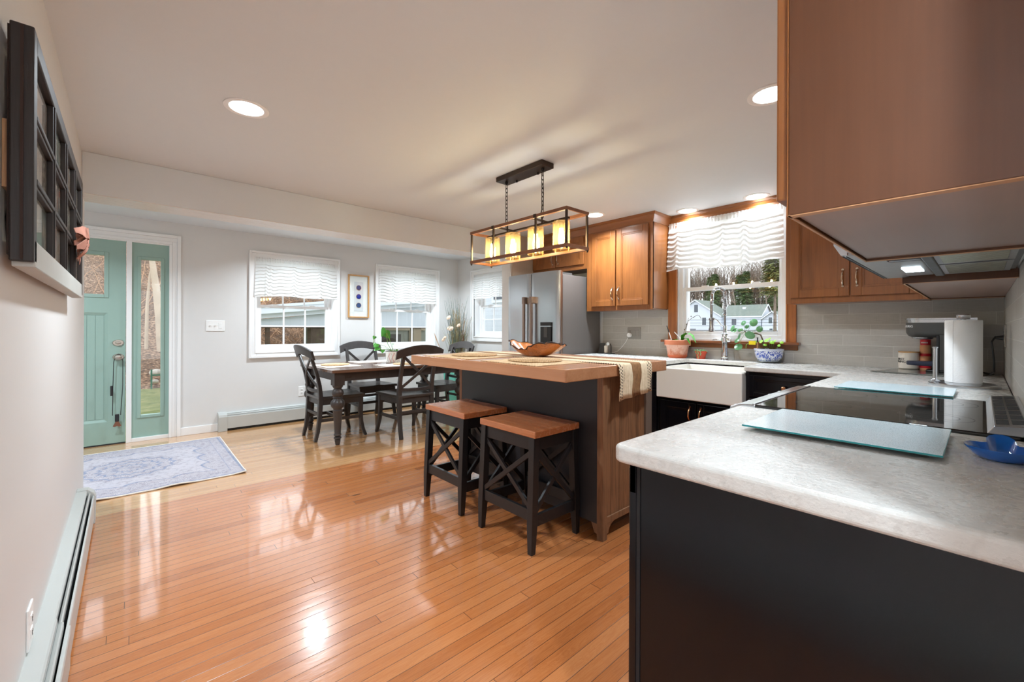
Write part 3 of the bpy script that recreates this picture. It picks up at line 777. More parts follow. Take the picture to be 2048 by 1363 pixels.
# ------------------------------------------------------------------ baseboard heaters
def heater_prof(dd=0.0):
    # (distance from wall, height) pieces
    return {'hood': [(0, .209 + dd), (.040 + dd, .207 + dd), (.045 + dd, .202 + dd), (.046 + dd, .188), (.043 + dd, .188), (.040, .196), (0, .198)],
            'lip': [(.050, .186), (.056 + dd, .192), (.060 + dd, .188), (.0605 + dd, .168), (.057, .168)],
            'front': [(.0675, .160), (.070, .172), (.0755 + dd, .171), (.078 + dd, .163), (.0755 + dd, .03), (.068, .03)],
            'core': [(0, 0.012), (.060, .012), (.060, .150), (.042, .184), (0, .196)]}
def heater(name, label, axis, wallp, sgn, u0, u1, joints):
    """axis: direction of its length ('Y': on left wall, 'X': on far wall)"""
    t = thing(name, label, 'baseboard heater', (wallp, (u0 + u1) / 2, 0) if axis == 'Y' else ((u0 + u1) / 2, wallp, 0))
    def pr(key, a, b, dd=0.0):
        poly = [(wallp + sgn * d, z) for d, z in heater_prof(dd)[key]]
        mb = MB()
        if axis == 'Y': mb.prism(poly, 'Y', a, b)
        else: mb.prism(poly, 'X', a, b)
        return mb
    edges = [u0] + list(joints) + [u1]
    for i, (a, b) in enumerate(zip(edges, edges[1:])):
        dd = .004 if i % 2 == 0 and len(edges) > 2 else 0
        pr('hood', a, b, dd).build('top_cover', M['heater'], t, smooth=True)
        pr('lip', a, b, dd).build('damper', M['heater'], t)
        pr('front', a, b, dd).build('front_panel', M['heater'], t)
    pr('core', u0, u1).build('heating_core', M['dark_gap'], t)
    capp = [(wallp, 0.0), (wallp + sgn * .080, 0.0), (wallp + sgn * .083, .165), (wallp + sgn * .074, .190), (wallp + sgn * .048, .213), (wallp, .215)]
    for a, b in ((u0 - .01, u0 + .075), (u1 - .05, u1 + .01)) if axis == 'X' else ((u1 - .05, u1 + .012),):
        MB().prism(capp, axis, a, b).build('end_cap', M['heater'], t, bevel=.003)
    return t
heater('baseboard_heater', 'long white baseboard heater along the left wall', 'Y', XA, 1, -1.0, 3.655, (2.09,))
heater('baseboard_heater', 'white baseboard heater under the windows, behind the dining table', 'X', YB, -1, .785, 3.62, ())

# ------------------------------------------------------------------ switches and outlets
def plate(name, label, P, u, z, wd, ht, mat='switch', kinds=('outlet',), n=None, cat='outlet'):
    t = thing(name, label, cat, P(u, 0, z))
    MB().pbox(P, u - wd / 2, u + wd / 2, -.006, 0, z - ht / 2, z + ht / 2).build('cover_plate', M[mat], t, bevel=.003)
    k = len(kinds)
    for i, kd in enumerate(kinds):
        uu = u + (i - (k - 1) / 2) * .046 * (1 if P(1, 0, 0)[0] == 1 else -1)
        if kd == 'toggle': MB().pbox(P, uu - .005, uu + .005, -.018, -.004, z - .004, z + .012).build('toggle', M[mat], t, bevel=.002)
        elif kd == 'rocker': MB().pbox(P, uu - .016, uu + .016, -.009, -.004, z - .033, z + .033).build('rocker', M[mat], t, bevel=.003)
        else:
            for s in (-1, 1):
                MB().pbox(P, uu - .016, uu + .016, -.0085, -.004, z + s * .021 - .014, z + s * .021 + .014).build('receptacle', M[mat], t, bevel=.004)
                sl = MB()
                for du in (-.006, .006): sl.pbox(P, uu + du - .0012, uu + du + .0012, -.0092, -.008, z + s * .021 - .003, z + s * .021 + .006)
                sl.pbox(P, uu - .0025, uu + .0025, -.0092, -.008, z + s * .021 - .011, z + s * .021 - .006)
                sl.build('slots', M['dark_gap'], t)
    return t
plate('light_switch', 'white triple wall switch between the entry door and the first window', PB, .752, 1.211, .18, .125, 'switch', ('toggle', 'toggle', 'rocker'), cat='switch')
plate('wall_outlet', 'white outlet above the heater, behind the leftmost dining chair', PB, 1.677, .375, .08, .125)
PA = lambda u, d, z: (XA - d, u, z)
plate('wall_outlet', 'white outlet just above the left wall heater, bottom left', PA, 1.945, .282, .085, .125)
plate('switch_plate', 'grey metal plate with outlet and two rockers on the sink wall tile', lambda u, d, z: (XC - .008 + d, u, z), 2.55, 1.147, .165, .125, 'greyplate', ('outlet', 'rocker', 'rocker'), cat='switch')
plate('wall_outlet', 'grey outlet on the stove wall tile with a black plug in it', lambda u, d, z: (u, YD + .008 - d, z), 3.70, 1.16, .085, .13, 'greyplate')

# ------------------------------------------------------------------ recessed ceiling lamps
def can(loc, label, pw=1.0):
    t = thing('recessed_light', label, 'ceiling light', (loc[0], loc[1], ZH), 'recessed ceiling lights')
    MB().lathe([(.102, 0), (.102, -.004), (.094, -.007), (.078, -.004), (.076, 0)], (loc[0], loc[1], ZH), 40, caps=False).build('trim_ring', M['trim'], t, smooth=True)
    MB().lathe([(.078, -.002), (.001, -.003)], (loc[0], loc[1], ZH), 40).build('lens', M['can_lens'], t)
    o = area_light('recessed_or_fill_light', (loc[0], loc[1], ZH - .012), (0, 0, 0), CAN_W * pw, .14, None, CAN_COL, None, 2.5)
    return t
can((.457, 2.566), 'recessed ceiling light nearest the left wall')
can((3.463, 2.60), 'recessed ceiling light behind the right end of the pendant lamp')
can((3.99, 1.905), 'left one of two recessed lights above the sink window', .2)
can((3.99, 1.301), 'right one of two recessed lights above the sink window', .2)
can((2.31, .69), 'recessed light half hidden behind the big upper cabinet edge', .7)
for x, y, k in ((.25, -.5, 1), (2.3, -1.2, 1), (1.62, 5.13, 1.0), (3.19, 5.10, 1.0), (-.55, 4.75, .9)):      # out of view: two dining lamps inferred from floor glints, three added as fill
    area_light('recessed_or_fill_light', (x, y, ZH - .012), (0, 0, 0), CAN_W * k, .14, None, CAN_COL, None, 2.5)

# ------------------------------------------------------------------ cabinets
def panel_door(parent, P, u0, u1, z0, z1, mat, mat_r, name='door', d=-.02, st=.058, handle=None, hmat='pull'):
    """framed door: stiles, rails, moulded recess; front at depth d (negative = out)"""
    mb = MB()
    mb.pbox(P, u0, u0 + st, d, -.0005, z0, z1); mb.pbox(P, u1 - st, u1, d, -.0005, z0, z1)
    mb.pbox(P, u0 + st, u1 - st, d, -.0005, z1 - st, z1); mb.pbox(P, u0 + st, u1 - st, d, -.0005, z0, z0 + st)
    D = mb.build(name, mat, parent, bevel=.0035)
    pm = MB()
    pm.pbox(P, u0 + st - .002, u1 - st + .002, d + .011, -.001, z0 + st - .002, z1 - st + .002)
    pm.build('centre_panel', mat, D)
    mo = MB()
    for k, (wd, dd) in enumerate(((.007, .003), (.016, .007))):
        mo.frame(P, u0 + st - .001 , u1 - st + .001, z0 + st - .001, z1 - st + .001, wd, d + dd, -.002)
    mo.build('moulding', mat, D, bevel=.0015)
    if handle:
        arch_pull(D, P, *handle, d, hmat)
    return D
def arch_pull(parent, P, u, z, vert, d, hmat='pull', L=.105):
    pts = []; rs = []
    for i in range(13):
        t = -1 + 2 * i / 12
        a = t * L / 2; out = .026 * (1 - abs(t) ** 2.6)
        pts.append(P(u + (0 if vert else a), d - .004 - out, z + (a if vert else 0))); rs.append(.0045 + .0022 * (1 - t * t))
    mb = MB().tube(pts, rs, 8)
    for s in (-1, 1):
        q = (u, z + s * (L / 2 + .006)) if vert else (u + s * (L / 2 + .006), z)
        mb.tube([P(q[0], d + .001, q[1]), P(q[0], d - .006, q[1])], [.011, .008], 12)
    return mb.build('handle', M[hmat], parent, smooth=True)

XF = 3.795                                      # face of the sink-wall uppers
PF = lambda u, d, z: (XF + d, u, z)
def upper(name, label, y0, y1, z0, z1, doors, ends=(), handles=()):
    t = thing(name, label, 'cabinet', (XC, (y0 + y1) / 2, z0))
    MB().box(XF, XC - .009, y0, y1, z0 + .012, z1).build('carcass', M['maple'], t)
    MB().frame(PF, y0, y1, z0, z1, .035, -.001, .018, .05, .03).build('face_frame', M['maple'], t, bevel=.002)
    MB().box(XF + .02, XC - .009, y0 + .012, y1 - .012, z0 + .004, z0 + .012).build('bottom_panel', M['underside'], t)
    for (a, b, c, d), h in zip(doors, handles): panel_door(t, PF, a, b, c, d, M['maple'], M['maple'], handle=h)
    return t
upper('upper_cabinet', 'tall stained wood wall cabinet between the refrigerator and the sink window', 2.155, 2.955, 1.385, 2.25,
      [(2.575, 2.878, 1.432, 2.222), (2.197, 2.560, 1.432, 2.228)], handles=[(2.607, 1.56, True), (2.530, 1.56, True)])
upper('upper_cabinet', 'short stained wood cabinet above the refrigerator', 2.957, 3.815, 1.862, 2.25,
      [(3.415, 3.79, 1.915, 2.222), (2.992, 3.405, 1.915, 2.222)], handles=[(3.452, 2.015, True), (3.366, 2.015, True)])
upper('upper_cabinet', 'stained wood wall cabinet right of the sink window', .225, 1.024, 1.389, 2.25,
      [(.632, .992, 1.432, 2.222), (.262, .622, 1.432, 2.222)], handles=[(.668, 1.56, True), (.588, 1.56, True)])
# crown moulding along the uppers and across the window, one continuous run
def crown(pts2d, name, label):
    prof = [(0, 2.240), (.006, 2.240), (.010, 2.252), (.016, 2.262), (.028, 2.285), (.034, 2.300), (.044, 2.306), (.046, ZH), (0, ZH)]
    # pts2d: ordered corner list (x,y) with outward offset dirs handled by mitre
    rings = []
    for (x, y, nx, ny) in pts2d: rings.append([(x + nx * d, y + ny * d, z) for d, z in prof])
    return structure(MB().ring(rings).build(name, M['maple_y'], smooth=True, ang=30), label, 'moulding')
crown([(XF, 3.815, -1, 0), (XF, 2.155, -1, -1), (XC, 2.155, -1, -1), (XC - .0, .9, -1, 0)], 'trim_crown', 'stained wood crown moulding over the wall cabinets and the sink window')
structure(MB().box(XC - .024, XC, 1.02, 2.155, 2.25, 2.285).build('trim_window_header', M['maple_y'], bevel=.003), 'stained wood header board above the sink window', 'moulding')
structure(MB().box(3.44, 3.795, 3.800, 3.82, 1.80, ZH).build('trim_fridge_panel', plain('warm_taupe_panel', (186, 166, 148), .5)), 'taupe panel above the left end of the refrigerator', 'panel')

# stove-wall uppers (big one close to the camera)
YF = .225
PS = lambda u, d, z: (u, YF - d, z)
def stove_upper(label, x0, x1, z0, z1, doors, handles):
    t = thing('upper_cabinet', label, 'cabinet', ((x0 + x1) / 2, YD, z0))
    for xa, xb in ((x0, x0 + .016), (x1 - .016, x1)): MB().box(xa, xb, YD + .009, YF, z0, z1).build('end_panel', M['maple_shaded'], t, bevel=.0015)
    MB().box(x0 + .016, x1 - .016, YD + .009, YF - .004, z0 + .006, z1).build('carcass', M['underside'], t)
    e = MB().box(x0, x0 + .018, YD + .009, YF, z0 - .0015, z0)
    e.box(x0, x1, YF - .003, YF + .001, z0 - .0015, z0 + .001).box(x1 - .016, x1, YD + .009, YF, z0 - .0015, z0).build('edge_banding', M['edge_raw'], t)
    MB().frame(lambda u, d, z: (u, YF + d, z), x0, x1, z0, z1, .04, 0, .002).build('face_frame', M['maple'], t)
    for (a, b, c, d), h in zip(doors, handles): panel_door(t, PS, a, b, c, d, M['maple'], M['maple'], handle=h)
    return t
stove_upper('big stained wood wall cabinet at upper right, nearest the camera', .843, 1.575, 1.386, ZH - .002, [(.848, 1.205, 1.415, 2.26), (1.212, 1.57, 1.415, 2.26)], [(1.17, 1.56, True), (1.245, 1.56, True)])
stove_upper('stained wood wall cabinet in the corner, beyond the range hood', 2.41, XF - .001, 1.386, ZH - .002, [(2.43, 2.93, 1.42, 2.26), (2.94, 3.45, 1.42, 2.26)], [(2.89, 1.56, True), (2.98, 1.56, True)])
stove_upper('short stained wood wall cabinet above the range hood', 1.576, 2.409, 1.545, ZH - .002, [(1.60, 1.985, 1.58, 2.26), (1.995, 2.385, 1.58, 2.26)], [(1.95, 1.70, True), (2.03, 1.70, True)])

# ------------------------------------------------------------------ range hood
t = thing('range_hood', 'slim stainless range hood with a lit lamp, between the two stove-wall cabinets', 'range hood', (1.99, YD, 1.41))
MB().prism([(YD + .009, 1.418), (.268, 1.418), (.268, 1.409), (.285, 1.411), (.303, 1.444), (.303, 1.543), (YD + .009, 1.543)], 'X', 1.58, 2.405).build('hood_shell', M['steel'], t, bevel=.002)
MB().box(1.60, 2.39, .272, .276, 1.4085, 1.411).box(1.60, 2.39, .281, .284, 1.409, 1.4125).build('front_slots', M['dark_gap'], t)
MB().box(1.585, 2.40, .205, .268, 1.4095, 1.418).build('front_lip', M['steel_d'], t)
MB().box(1.60, 2.39, -.08, .203, 1.4155, 1.4175).build('underside_well', M['grey_pl'], t)
MB().box(1.80, 2.30, .125, .203, 1.405, 1.416).build('lamp_housing', M['steel_d'], t, bevel=.004)
MB().box(1.99, 2.13, .142, .190, 1.4025, 1.4055).build('lamp_lens', M['hood_lens'], t)
for x0, x1 in ((1.64, 1.98), (2.01, 2.34)):
    f = MB().frame(lambda u, d, z: (u, z, d), x0, x1, -.065, .10, .014, 1.407, 1.416).build('filter_frame', M['steel_d'], t)
    fb = MB()
    for i in range(14):
        x = x0 + .02 + i * (x1 - x0 - .04) / 13.0; fb.tube([(x, -.05, 1.412), (x, .086, 1.412)], .006, 6)
    fb.build('filter_mesh', M['filter'], f)
MB().box(1.62, 2.36, .098, .125, 1.403, 1.415).build('grease_rail', M['black_pl'], t, bevel=.004)

# ------------------------------------------------------------------ base cabinets
PN = lambda u, d, z: (u, .565 - d, z)            # stove run, fronts face +Y
t = thing('base_cabinet', 'black base cabinet with a plain end panel, nearest the camera', 'cabinet', (1.28, .2, 0))
MB().box(.90, 1.66, YD + .002, .548, .0, .872).build('end_panel', M['navy'], t, bevel=.002)
MB().box(.894, .902, .549, .5665, .0, .872).box(.894, 1.66, .549, .5665, .0, .10).box(.894, 1.66, .549, .5665, .80, .872).box(1.64, 1.66, .549, .5665, .0, .872).build('face_frame', M['navy'], t, bevel=.002)
MB().box(.897, .901, .541, .549, 0, .872).build('panel_groove', M['dark_gap'], t)
panel_door(t, PN, .92, 1.275, .12, .66, M['navy'], M['navy'], handle=(1.24, .58, True), hmat='copper_knob')
panel_door(t, PN, 1.285, 1.64, .12, .66, M['navy'], M['navy'], handle=(1.32, .58, True), hmat='copper_knob')
panel_door(t, PN, .92, 1.64, .68, .85, M['navy'], M['navy'], 'drawer', st=.035, handle=(1.28, .765, False), hmat='copper_knob')
t = thing('base_cabinet', 'black base cabinet in the corner beyond the range', 'cabinet', (3.0, .2, 0))
MB().box(2.43, 3.46, YD + .002, .565, .0, .876).build('carcass', M['navy'], t, bevel=.002)
panel_door(t, PN, 2.45, 2.93, .12, .85, M['navy'], M['navy'], handle=(2.89, .75, True), hmat='copper_knob')
panel_door(t, PN, 2.94, 3.40, .12, .85, M['navy'], M['navy'], handle=(2.98, .75, True), hmat='copper_knob')
PK = lambda u, d, z: (3.47 + d, u, z)            # sink run, fronts face -X
t = thing('base_cabinet', 'black drawer cabinet right of the apron sink', 'cabinet', (3.8, .9, 0))
MB().box(3.47, XC - .002, .60, 1.20, .09, .876).build('carcass', M['navy'], t, bevel=.002)
MB().box(3.52, XC - .002, .60, 1.20, 0, .09).build('toe_kick', M['dark_gap'], t)
for z0, z1 in ((.695, .852), (.42, .68), (.11, .405)):
    d = panel_door(t, PK, .60, 1.172, z0, z1, M['navy'], M['navy'], 'drawer', st=.03)
    MB().lathe([(.006, 0), (.006, .012), (.014, .016), (.016, .024), (.010, .03)], (0, 0, 0), 16, 'X').xf(Matrix.Translation((3.45, .94, (z0 + z1) / 2)) @ Matrix.Scale(-1, 4, (1, 0, 0))).build('knob', M['copper_knob'], d, smooth=True)
t = thing('base_cabinet', 'black two-door cabinet under the apron sink', 'cabinet', (3.8, 1.55, 0))
MB().box(3.47, XC - .002, 1.205, 1.895, .09, .60).build('carcass', M['navy'], t, bevel=.002)
MB().box(3.52, XC - .002, 1.205, 1.895, 0, .09).build('toe_kick', M['dark_gap'], t)
panel_door(t, PK, 1.574, 1.885, .11, .583, M['navy'], M['navy'], st=.055, handle=(1.62, .49, True), hmat='copper_knob')
panel_door(t, PK, 1.215, 1.562, .11, .583, M['navy'], M['navy'], st=.055, handle=(1.53, .49, True), hmat='copper_knob')
t = thing('base_cabinet', 'black base cabinet between the sink and the refrigerator', 'cabinet', (3.8, 2.4, 0))
MB().box(3.47, XC - .002, 1.90, 2.955, .09, .876).build('carcass', M['navy'], t, bevel=.002)
MB().box(3.52, XC - .002, 1.90, 2.955, 0, .09).build('toe_kick', M['dark_gap'], t)
panel_door(t, PK, 1.92, 2.42, .11, .66, M['navy'], M['navy'], handle=(2.38, .58, True), hmat='copper_knob')
panel_door(t, PK, 2.43, 2.93, .11, .66, M['navy'], M['navy'], handle=(2.47, .58, True), hmat='copper_knob')
panel_door(t, PK, 1.92, 2.93, .68, .852, M['navy'], M['navy'], 'drawer', st=.03, handle=(2.42, .765, False), hmat='copper_knob')

# ------------------------------------------------------------------ worktops
ZC = .914
def round_poly(pts, radii, seg=6):
    out = []
    n = len(pts)
    for i in range(n):
        r = radii.get(i, 0)
        if not r: out.append(pts[i]); continue
        p, a, b = Vector(pts[i]), Vector(pts[i - 1]), Vector(pts[(i + 1) % n])
        u, v = (a - p).normalized(), (b - p).normalized()
        for k in range(seg + 1):
            s = k / seg; q = (p + u * r) * (1 - s) ** 2 + p * 2 * s * (1 - s) + (p + v * r) * s ** 2
            out.append((q.x, q.y))
    return out
o = MB().prism(round_poly([(.868, YD + .0082), (1.663, YD + .0082), (1.663, .600), (.868, .600)], {3: .03}), 'Z', ZC - .042, ZC).build('countertop', M['stone'], loc=(1.2, .25, ZC - .042), bevel=.010, seg=4)
tag(o, 'white stone countertop end nearest the camera, with a rounded corner', 'countertop')
o = MB().prism(round_poly([(2.428, YD + .0082), (XC - .0082, YD + .0082), (XC - .0082, 2.957), (3.43, 2.957), (3.43, 1.875), (3.935, 1.875), (3.935, 1.235), (3.43, 1.205), (3.43, .600), (2.428, .600)], {4: .03, 5: .03, 6: .03, 7: .02}), 'Z', ZC - .036, ZC).build('countertop', M['stone'], loc=(3.7, 1.2, ZC - .036), bevel=.008, seg=3)
tag(o, 'white stone countertop running around the sink corner to the refrigerator', 'countertop')

# ------------------------------------------------------------------ range
t = thing('range', 'slide-in electric range with black glass cooktop', 'stove', (2.045, .2, 0))
MB().box(1.668, 2.422, YD + .03, .555, .02, .895).build('body', M['steel_d'], t)
MB().box(1.668, 2.422, YD + .03, .545, .895, .922).build('cooktop', M['blackglass'], t, bevel=.003)
fr = MB().prism([(.545, .922), (.600, .919), (.632, .905), (.636, .86), (.60, .845), (.545, .845)], 'X', 1.668, 2.422).build('front_rail', M['steel'], t, bevel=.004)
MB().box(1.672, 2.418, .548, .556, .9215, .9245).build('glass_edge_strip', M['steel'], t)
MB().box(1.69, 2.40, .556, .585, .20, .84).build('oven_door', M['steel'], t, bevel=.006)
MB().box(1.78, 2.31, .585, .588, .36, .70).build('oven_window', M['blackglass'], t)
hd = MB().tube([(1.74, .635, .79), (2.35, .635, .79)], .013, 14)
for x in (1.76, 2.33): hd.tube([(x, .585, .79), (x, .635, .79)], .009, 10)
hd.build('oven_handle', M['steel'], t, smooth=True)
MB().box(1.69, 2.40, .556, .585, .05, .19).build('drawer', M['steel'], t, bevel=.006)
for i, x in enumerate((1.78, 1.92, 2.17, 2.31)):
    k = MB().lathe([(.022, 0), (.020, .018), (.016, .022)], (0, 0, 0), 20, 'Y').xf(Matrix.Translation((x, .636, .878)))
    k.build('control_knob', M['steel'], t, smooth=True)
burn = plain('burner_ring_grey', (92, 90, 86), .2)
for x, y, r in ((1.87, .37, .10), (2.24, .37, .085), (1.87, .10, .085), (2.24, .11, .10)):
    b = MB()
    for rr in (r, r * .64):
        n = 56; ring = [[((rr + e) * math.cos(2 * PI * i / n) + x, (rr + e) * math.sin(2 * PI * i / n) + y, .9224) for i in range(n)] for e in (0, .0014)]
        b.ring(ring, True, False)
    b.build('burner_ring', burn, t)
# raised vent strip along the back
vt = MB().prism([(YD + .0085, .922), (-.008, .922), (-.020, .943), (-.078, .950), (YD + .0085, .950)], 'X', 1.665, 2.425).build('rear_vent', M['steel'], t, bevel=.002)
sl = MB()
for i in range(7):
    x = 1.70 + i * .102
    for y in (-.036, -.064):
        zv = lambda q: .943 + (-.020 - q) / .058 * .007 + .0004
        sl.add([(x, y - .0115, zv(y - .0115)), (x + .082, y - .0115, zv(y - .0115)), (x + .082, y + .0115, zv(y + .0115)), (x, y + .0115, zv(y + .0115))], [(0, 1, 2, 3)])
sl.build('vent_slots', M['dark_gap'], vt)

# ------------------------------------------------------------------ apron sink and faucet
t = thing('apron_sink', 'white fireclay apron-front sink below the window', 'sink', (3.66, 1.55, .61))
x0, x1, y0, y1, z0, z1 = 3.395, 3.96, 1.200, 1.892, .612, .866
mb = MB()
def rect(a, b, c, d, z): return [(a, c, z), (b, c, z), (b, d, z), (a, d, z)]
mb.ring([rect(x0, x1, y0, y1, z0), rect(x0, x1, y0, y1, z1), rect(x0 + .028, x1 - .028, y0 + .028, y1 - .028, z1),
         rect(x0 + .036, x1 - .036, y0 + .036, y1 - .036, .66), rect(x0 + .06, x1 - .06, y0 + .06, y1 - .06, .645)])
mb.build('basin', M['porcelain'], t, bevel=.009, seg=3)
MB().lathe([(.045, 0), (.045, .003), (.03, .004), (.012, .002)], (3.70, 1.55, .6452), 24).build('drain', M['chrome'], t, smooth=True)
t = thing('faucet', 'tall chrome spring-neck faucet behind the apron sink', 'faucet', (4.02, 1.567, ZC))
fx, fy = 4.02, 1.567
MB().lathe([(.036, 0), (.036, .005), (.030, .010), (.028, .022), (.031, .028), (.028, .034), (.027, .045), (.026, .15), (.027, .16), (.032, .165), (.032, .20), (.024, .21), (.022, .225), (.028, .23), (.028, .24), (.018, .248), (.016, .29)], (fx, fy, ZC), 28).build('body', M['chrome'], t, smooth=True)
hn = MB().tube([(fx - .01, fy, ZC + .182), (fx - .02, fy + .03, ZC + .183), (fx - .025, fy + .07, ZC + .182), (fx - .027, fy + .098, ZC + .181)], [.013, .008, .010, .006], 12)
hn.lathe([(.018, -.03), (.022, -.02), (.022, .012), (.015, .02)], (fx, fy - .02, ZC + .182), 18, 'Y').build('lever', M['chrome'], t, smooth=True)
pts = [(fx, fy, ZC + .24), (fx, fy, ZC + .55)]
arc = [(fx, fy + .058 - .058 * math.cos(a), ZC + .595 + .058 * math.sin(a)) for a in [PI * i / 16 for i in range(17)]]
neck = [(fx, fy, ZC + .26), (fx, fy, ZC + .40), (fx, fy, ZC + .50)] + arc + [(fx, fy + .118, ZC + .53), (fx, fy + .12, ZC + .50)]
MB().tube(neck, .009, 10).build('hose', M['steel_d'], t, smooth=True)
sp = MB(); L = []
import itertools
def along(path, step):
    out = []; acc = 0
    for a, b in zip(path, path[1:]):
        a, b = Vector(a), Vector(b); d = (b - a).length; n = max(1, int(d / step))
        for i in range(n): out.append((a.lerp(b, i / n), (b - a).normalized()))
    return out
coil = []
samples = along([neck[1]] + neck[2:], .0012); turns = 0
for i, (p, tg) in enumerate(samples):
    u = Vector((1, 0, 0)); v = tg.cross(u).normalized(); a = i * .0012 / .0085 * 2 * PI
    coil.append(p + (u * math.cos(a) + v * math.sin(a)) * .0145)
MB().tube(coil, .0028, 5).build('spring', M['chrome'], t, smooth=True)
MB().lathe([(.010, .12), (.013, .11), (.012, 0), (.022, -.005), (.024, -.02), (.019, -.025), (.019, -.09), (.024, -.10), (.025, -.125), (.018, -.13)], (fx, fy + .12, ZC + .385), 20).build('spray_head', M['steel_d'], t, smooth=True)
ar = MB().tube([(fx, fy, ZC + .30), (fx, fy + .03, ZC + .315), (fx, fy + .07, ZC + .36), (fx, fy + .115, ZC + .385)], .007, 8)
ar.lathe([(.017, -.012), (.017, .012)], (fx, fy, ZC + .30), 16).build('support_arm', M['chrome'], t, smooth=True)

# ------------------------------------------------------------------ refrigerator
t = thing('refrigerator', 'stainless french-door refrigerator with charcoal sides', 'refrigerator', (3.74, 3.4, 0))
MB().box(3.425, 4.08, 2.985, 3.80, .03, 1.772).build('body', M['fridge_side'], t, bevel=.004)
MB().box(3.43, 3.62, 3.02, 3.10, 1.772, 1.80).box(3.43, 3.62, 3.70, 3.78, 1.772, 1.80).build('hinge_cover', M['grey_pl'], t, bevel=.004)
def bowed(y0, y1, z0, z1, name, yc=3.40, half=.42):
    n = 14; pts = []
    for i in range(n + 1):
        y = y0 + (y1 - y0) * i / n; e = min(i, n - i) / n
        x = 3.358 + .022 * ((y - yc) / half) ** 2 + (.012 * (1 - e * n / 1.0) if e * n < 1 else 0); pts.append((x, y))
    poly = pts + [(3.42, y1), (3.42, y0)]
    return MB().prism(poly, 'Z', z0, z1).build(name, M['steel'], t, smooth=True, bevel=.003, ang=25)
dl = bowed(3.412, 3.812, .76, 1.812, 'left_door'); dr = bowed(2.992, 3.404, .76, 1.812, 'right_door'); bowed(2.992, 3.812, .06, .745, 'freezer_drawer')
MB().box(3.40, 3.423, 2.988, 3.81, .06, 1.80).build('door_liner', M['handle_br'], t)
for y, dd in ((3.468, dl), (3.352, dr)):
    h = MB().box(3.305, 3.325, y - .016, y + .016, .88, 1.53); h.box(3.30, 3.36, y - .019, y + .019, 1.47, 1.545).box(3.30, 3.36, y - .019, y + .019, .86, .93)
    h.build('handle', M['handle_br'], dd, bevel=.003)
MB().tube([(3.30, 3.08, .68), (3.30, 3.72, .68)], .014, 10).build('drawer_handle', M['handle_br'], t, smooth=True)
MB().box(3.352, 3.362, 3.09, 3.245, .93, 1.215).build('dispenser_recess', M['black_pl'], dr, bevel=.003)
MB().box(3.350, 3.362, 3.09, 3.245, 1.222, 1.262).build('dispenser_panel', M['black_pl'], dr, bevel=.002)
MB().box(3.348, 3.362, 3.09, 3.245, 1.213, 1.223).build('dispenser_trim', M['steel'], dr)
MB().box(3.349, 3.353, 3.14, 3.19, 1.10, 1.21).build('dispenser_paddle', M['grey_pl'], dr, bevel=.002)

# ------------------------------------------------------------------ kitchen island
IX0, IX1, IY0, IY1 = 1.98, 2.50, 1.42, 2.805
t = thing('kitchen_island', 'kitchen island with black panel and walnut beadboard end', 'kitchen island', (2.2, 2.1, 0))
MB().prism(round_poly([(1.625, 1.395), (2.64, 1.395), (2.64, 2.965), (1.625, 2.965)], {0: .012, 1: .012, 2: .02, 3: .02}, 4), 'Z', .920, .986).build('butcher_block_top', M['cherry'], t, bevel=.005, seg=3)
MB().box(IX0 + .012, IX1, IY0 + .02, IY1 - .02, .10, .918).build('carcass', M['black_panel'], t)
MB().box(IX0 - .004, IX0 + .012, IY0 + .042, IY1 - .03, .088, .918).build('seat_side_panel', M['black_panel'], t)
for y0, y1 in ((IY0, IY0 + .042), (IY1 - .03, IY1)):
    MB().box(IX0 - .006, IX0 + .036, y0, y1, 0, .918).build('corner_post', M['walnut'], t, bevel=.002)
for y0, y1 in ((IY0, IY0 + .042), (IY1 - .03, IY1)):
    MB().box(2.425, 2.495, y0, y1, 0, .918).build('corner_post', M['taupe'], t, bevel=.002)
for yy, sgn in ((IY0, 1), (IY1, -1)):
    mb = MB(); n = 9; x = IX0 + .036; wd = (2.425 - x) / n
    for i in range(n): mb.box(x + i * wd + .0008, x + (i + 1) * wd - .0008, yy + sgn * .012, yy + sgn * .024, .118, .918)
    mb.build('beadboard', M['walnut'], t, bevel=.0012)
    MB().box(IX0 + .036, 2.425, yy + sgn * .004, yy + sgn * .026, .088, .124).build('bottom_rail', M['walnut'], t, bevel=.002)
    br = MB()
    arcp = [(IX0 + .036, .03)] + [(IX0 + .036 + .02 + .075 * (1 - math.cos(a)), .03 + .058 * math.sin(a)) for a in [PI / 2 * i / 6 for i in range(7)]] + [(IX0 + .036, .088)]
    br.prism(arcp, 'Y', yy + sgn * .006, yy + sgn * .024)
    br.prism([(2 * 2.2305 - p[0], p[1]) for p in arcp], 'Y', yy + sgn * .006, yy + sgn * .024)
    br.build('foot_bracket', M['walnut'], t, bevel=.001)
br = MB(); arcp = [(IY0 + .042, .03), (IY0 + .062, .03), (IY0 + .085, .088), (IY0 + .042, .088)]
br.prism(arcp, 'X', IX0, IX0 + .02).build('foot_bracket', M['walnut'], t)
PI2 = lambda u, d, z: (2.50 - d, u, z)
panel_door(t, PI2, 1.45, 2.10, .12, .90, M['black_panel'], M['black_panel'], handle=(2.06, .76, True), d=-.022)
panel_door(t, PI2, 2.11, 2.77, .12, .90, M['black_panel'], M['black_panel'], handle=(2.15, .76, True), d=-.022)
MB().box(2.43, 2.452, IY0 - .008, IY0 + .002, .85, .885).build('door_catch', M['nickel'], t, bevel=.002)

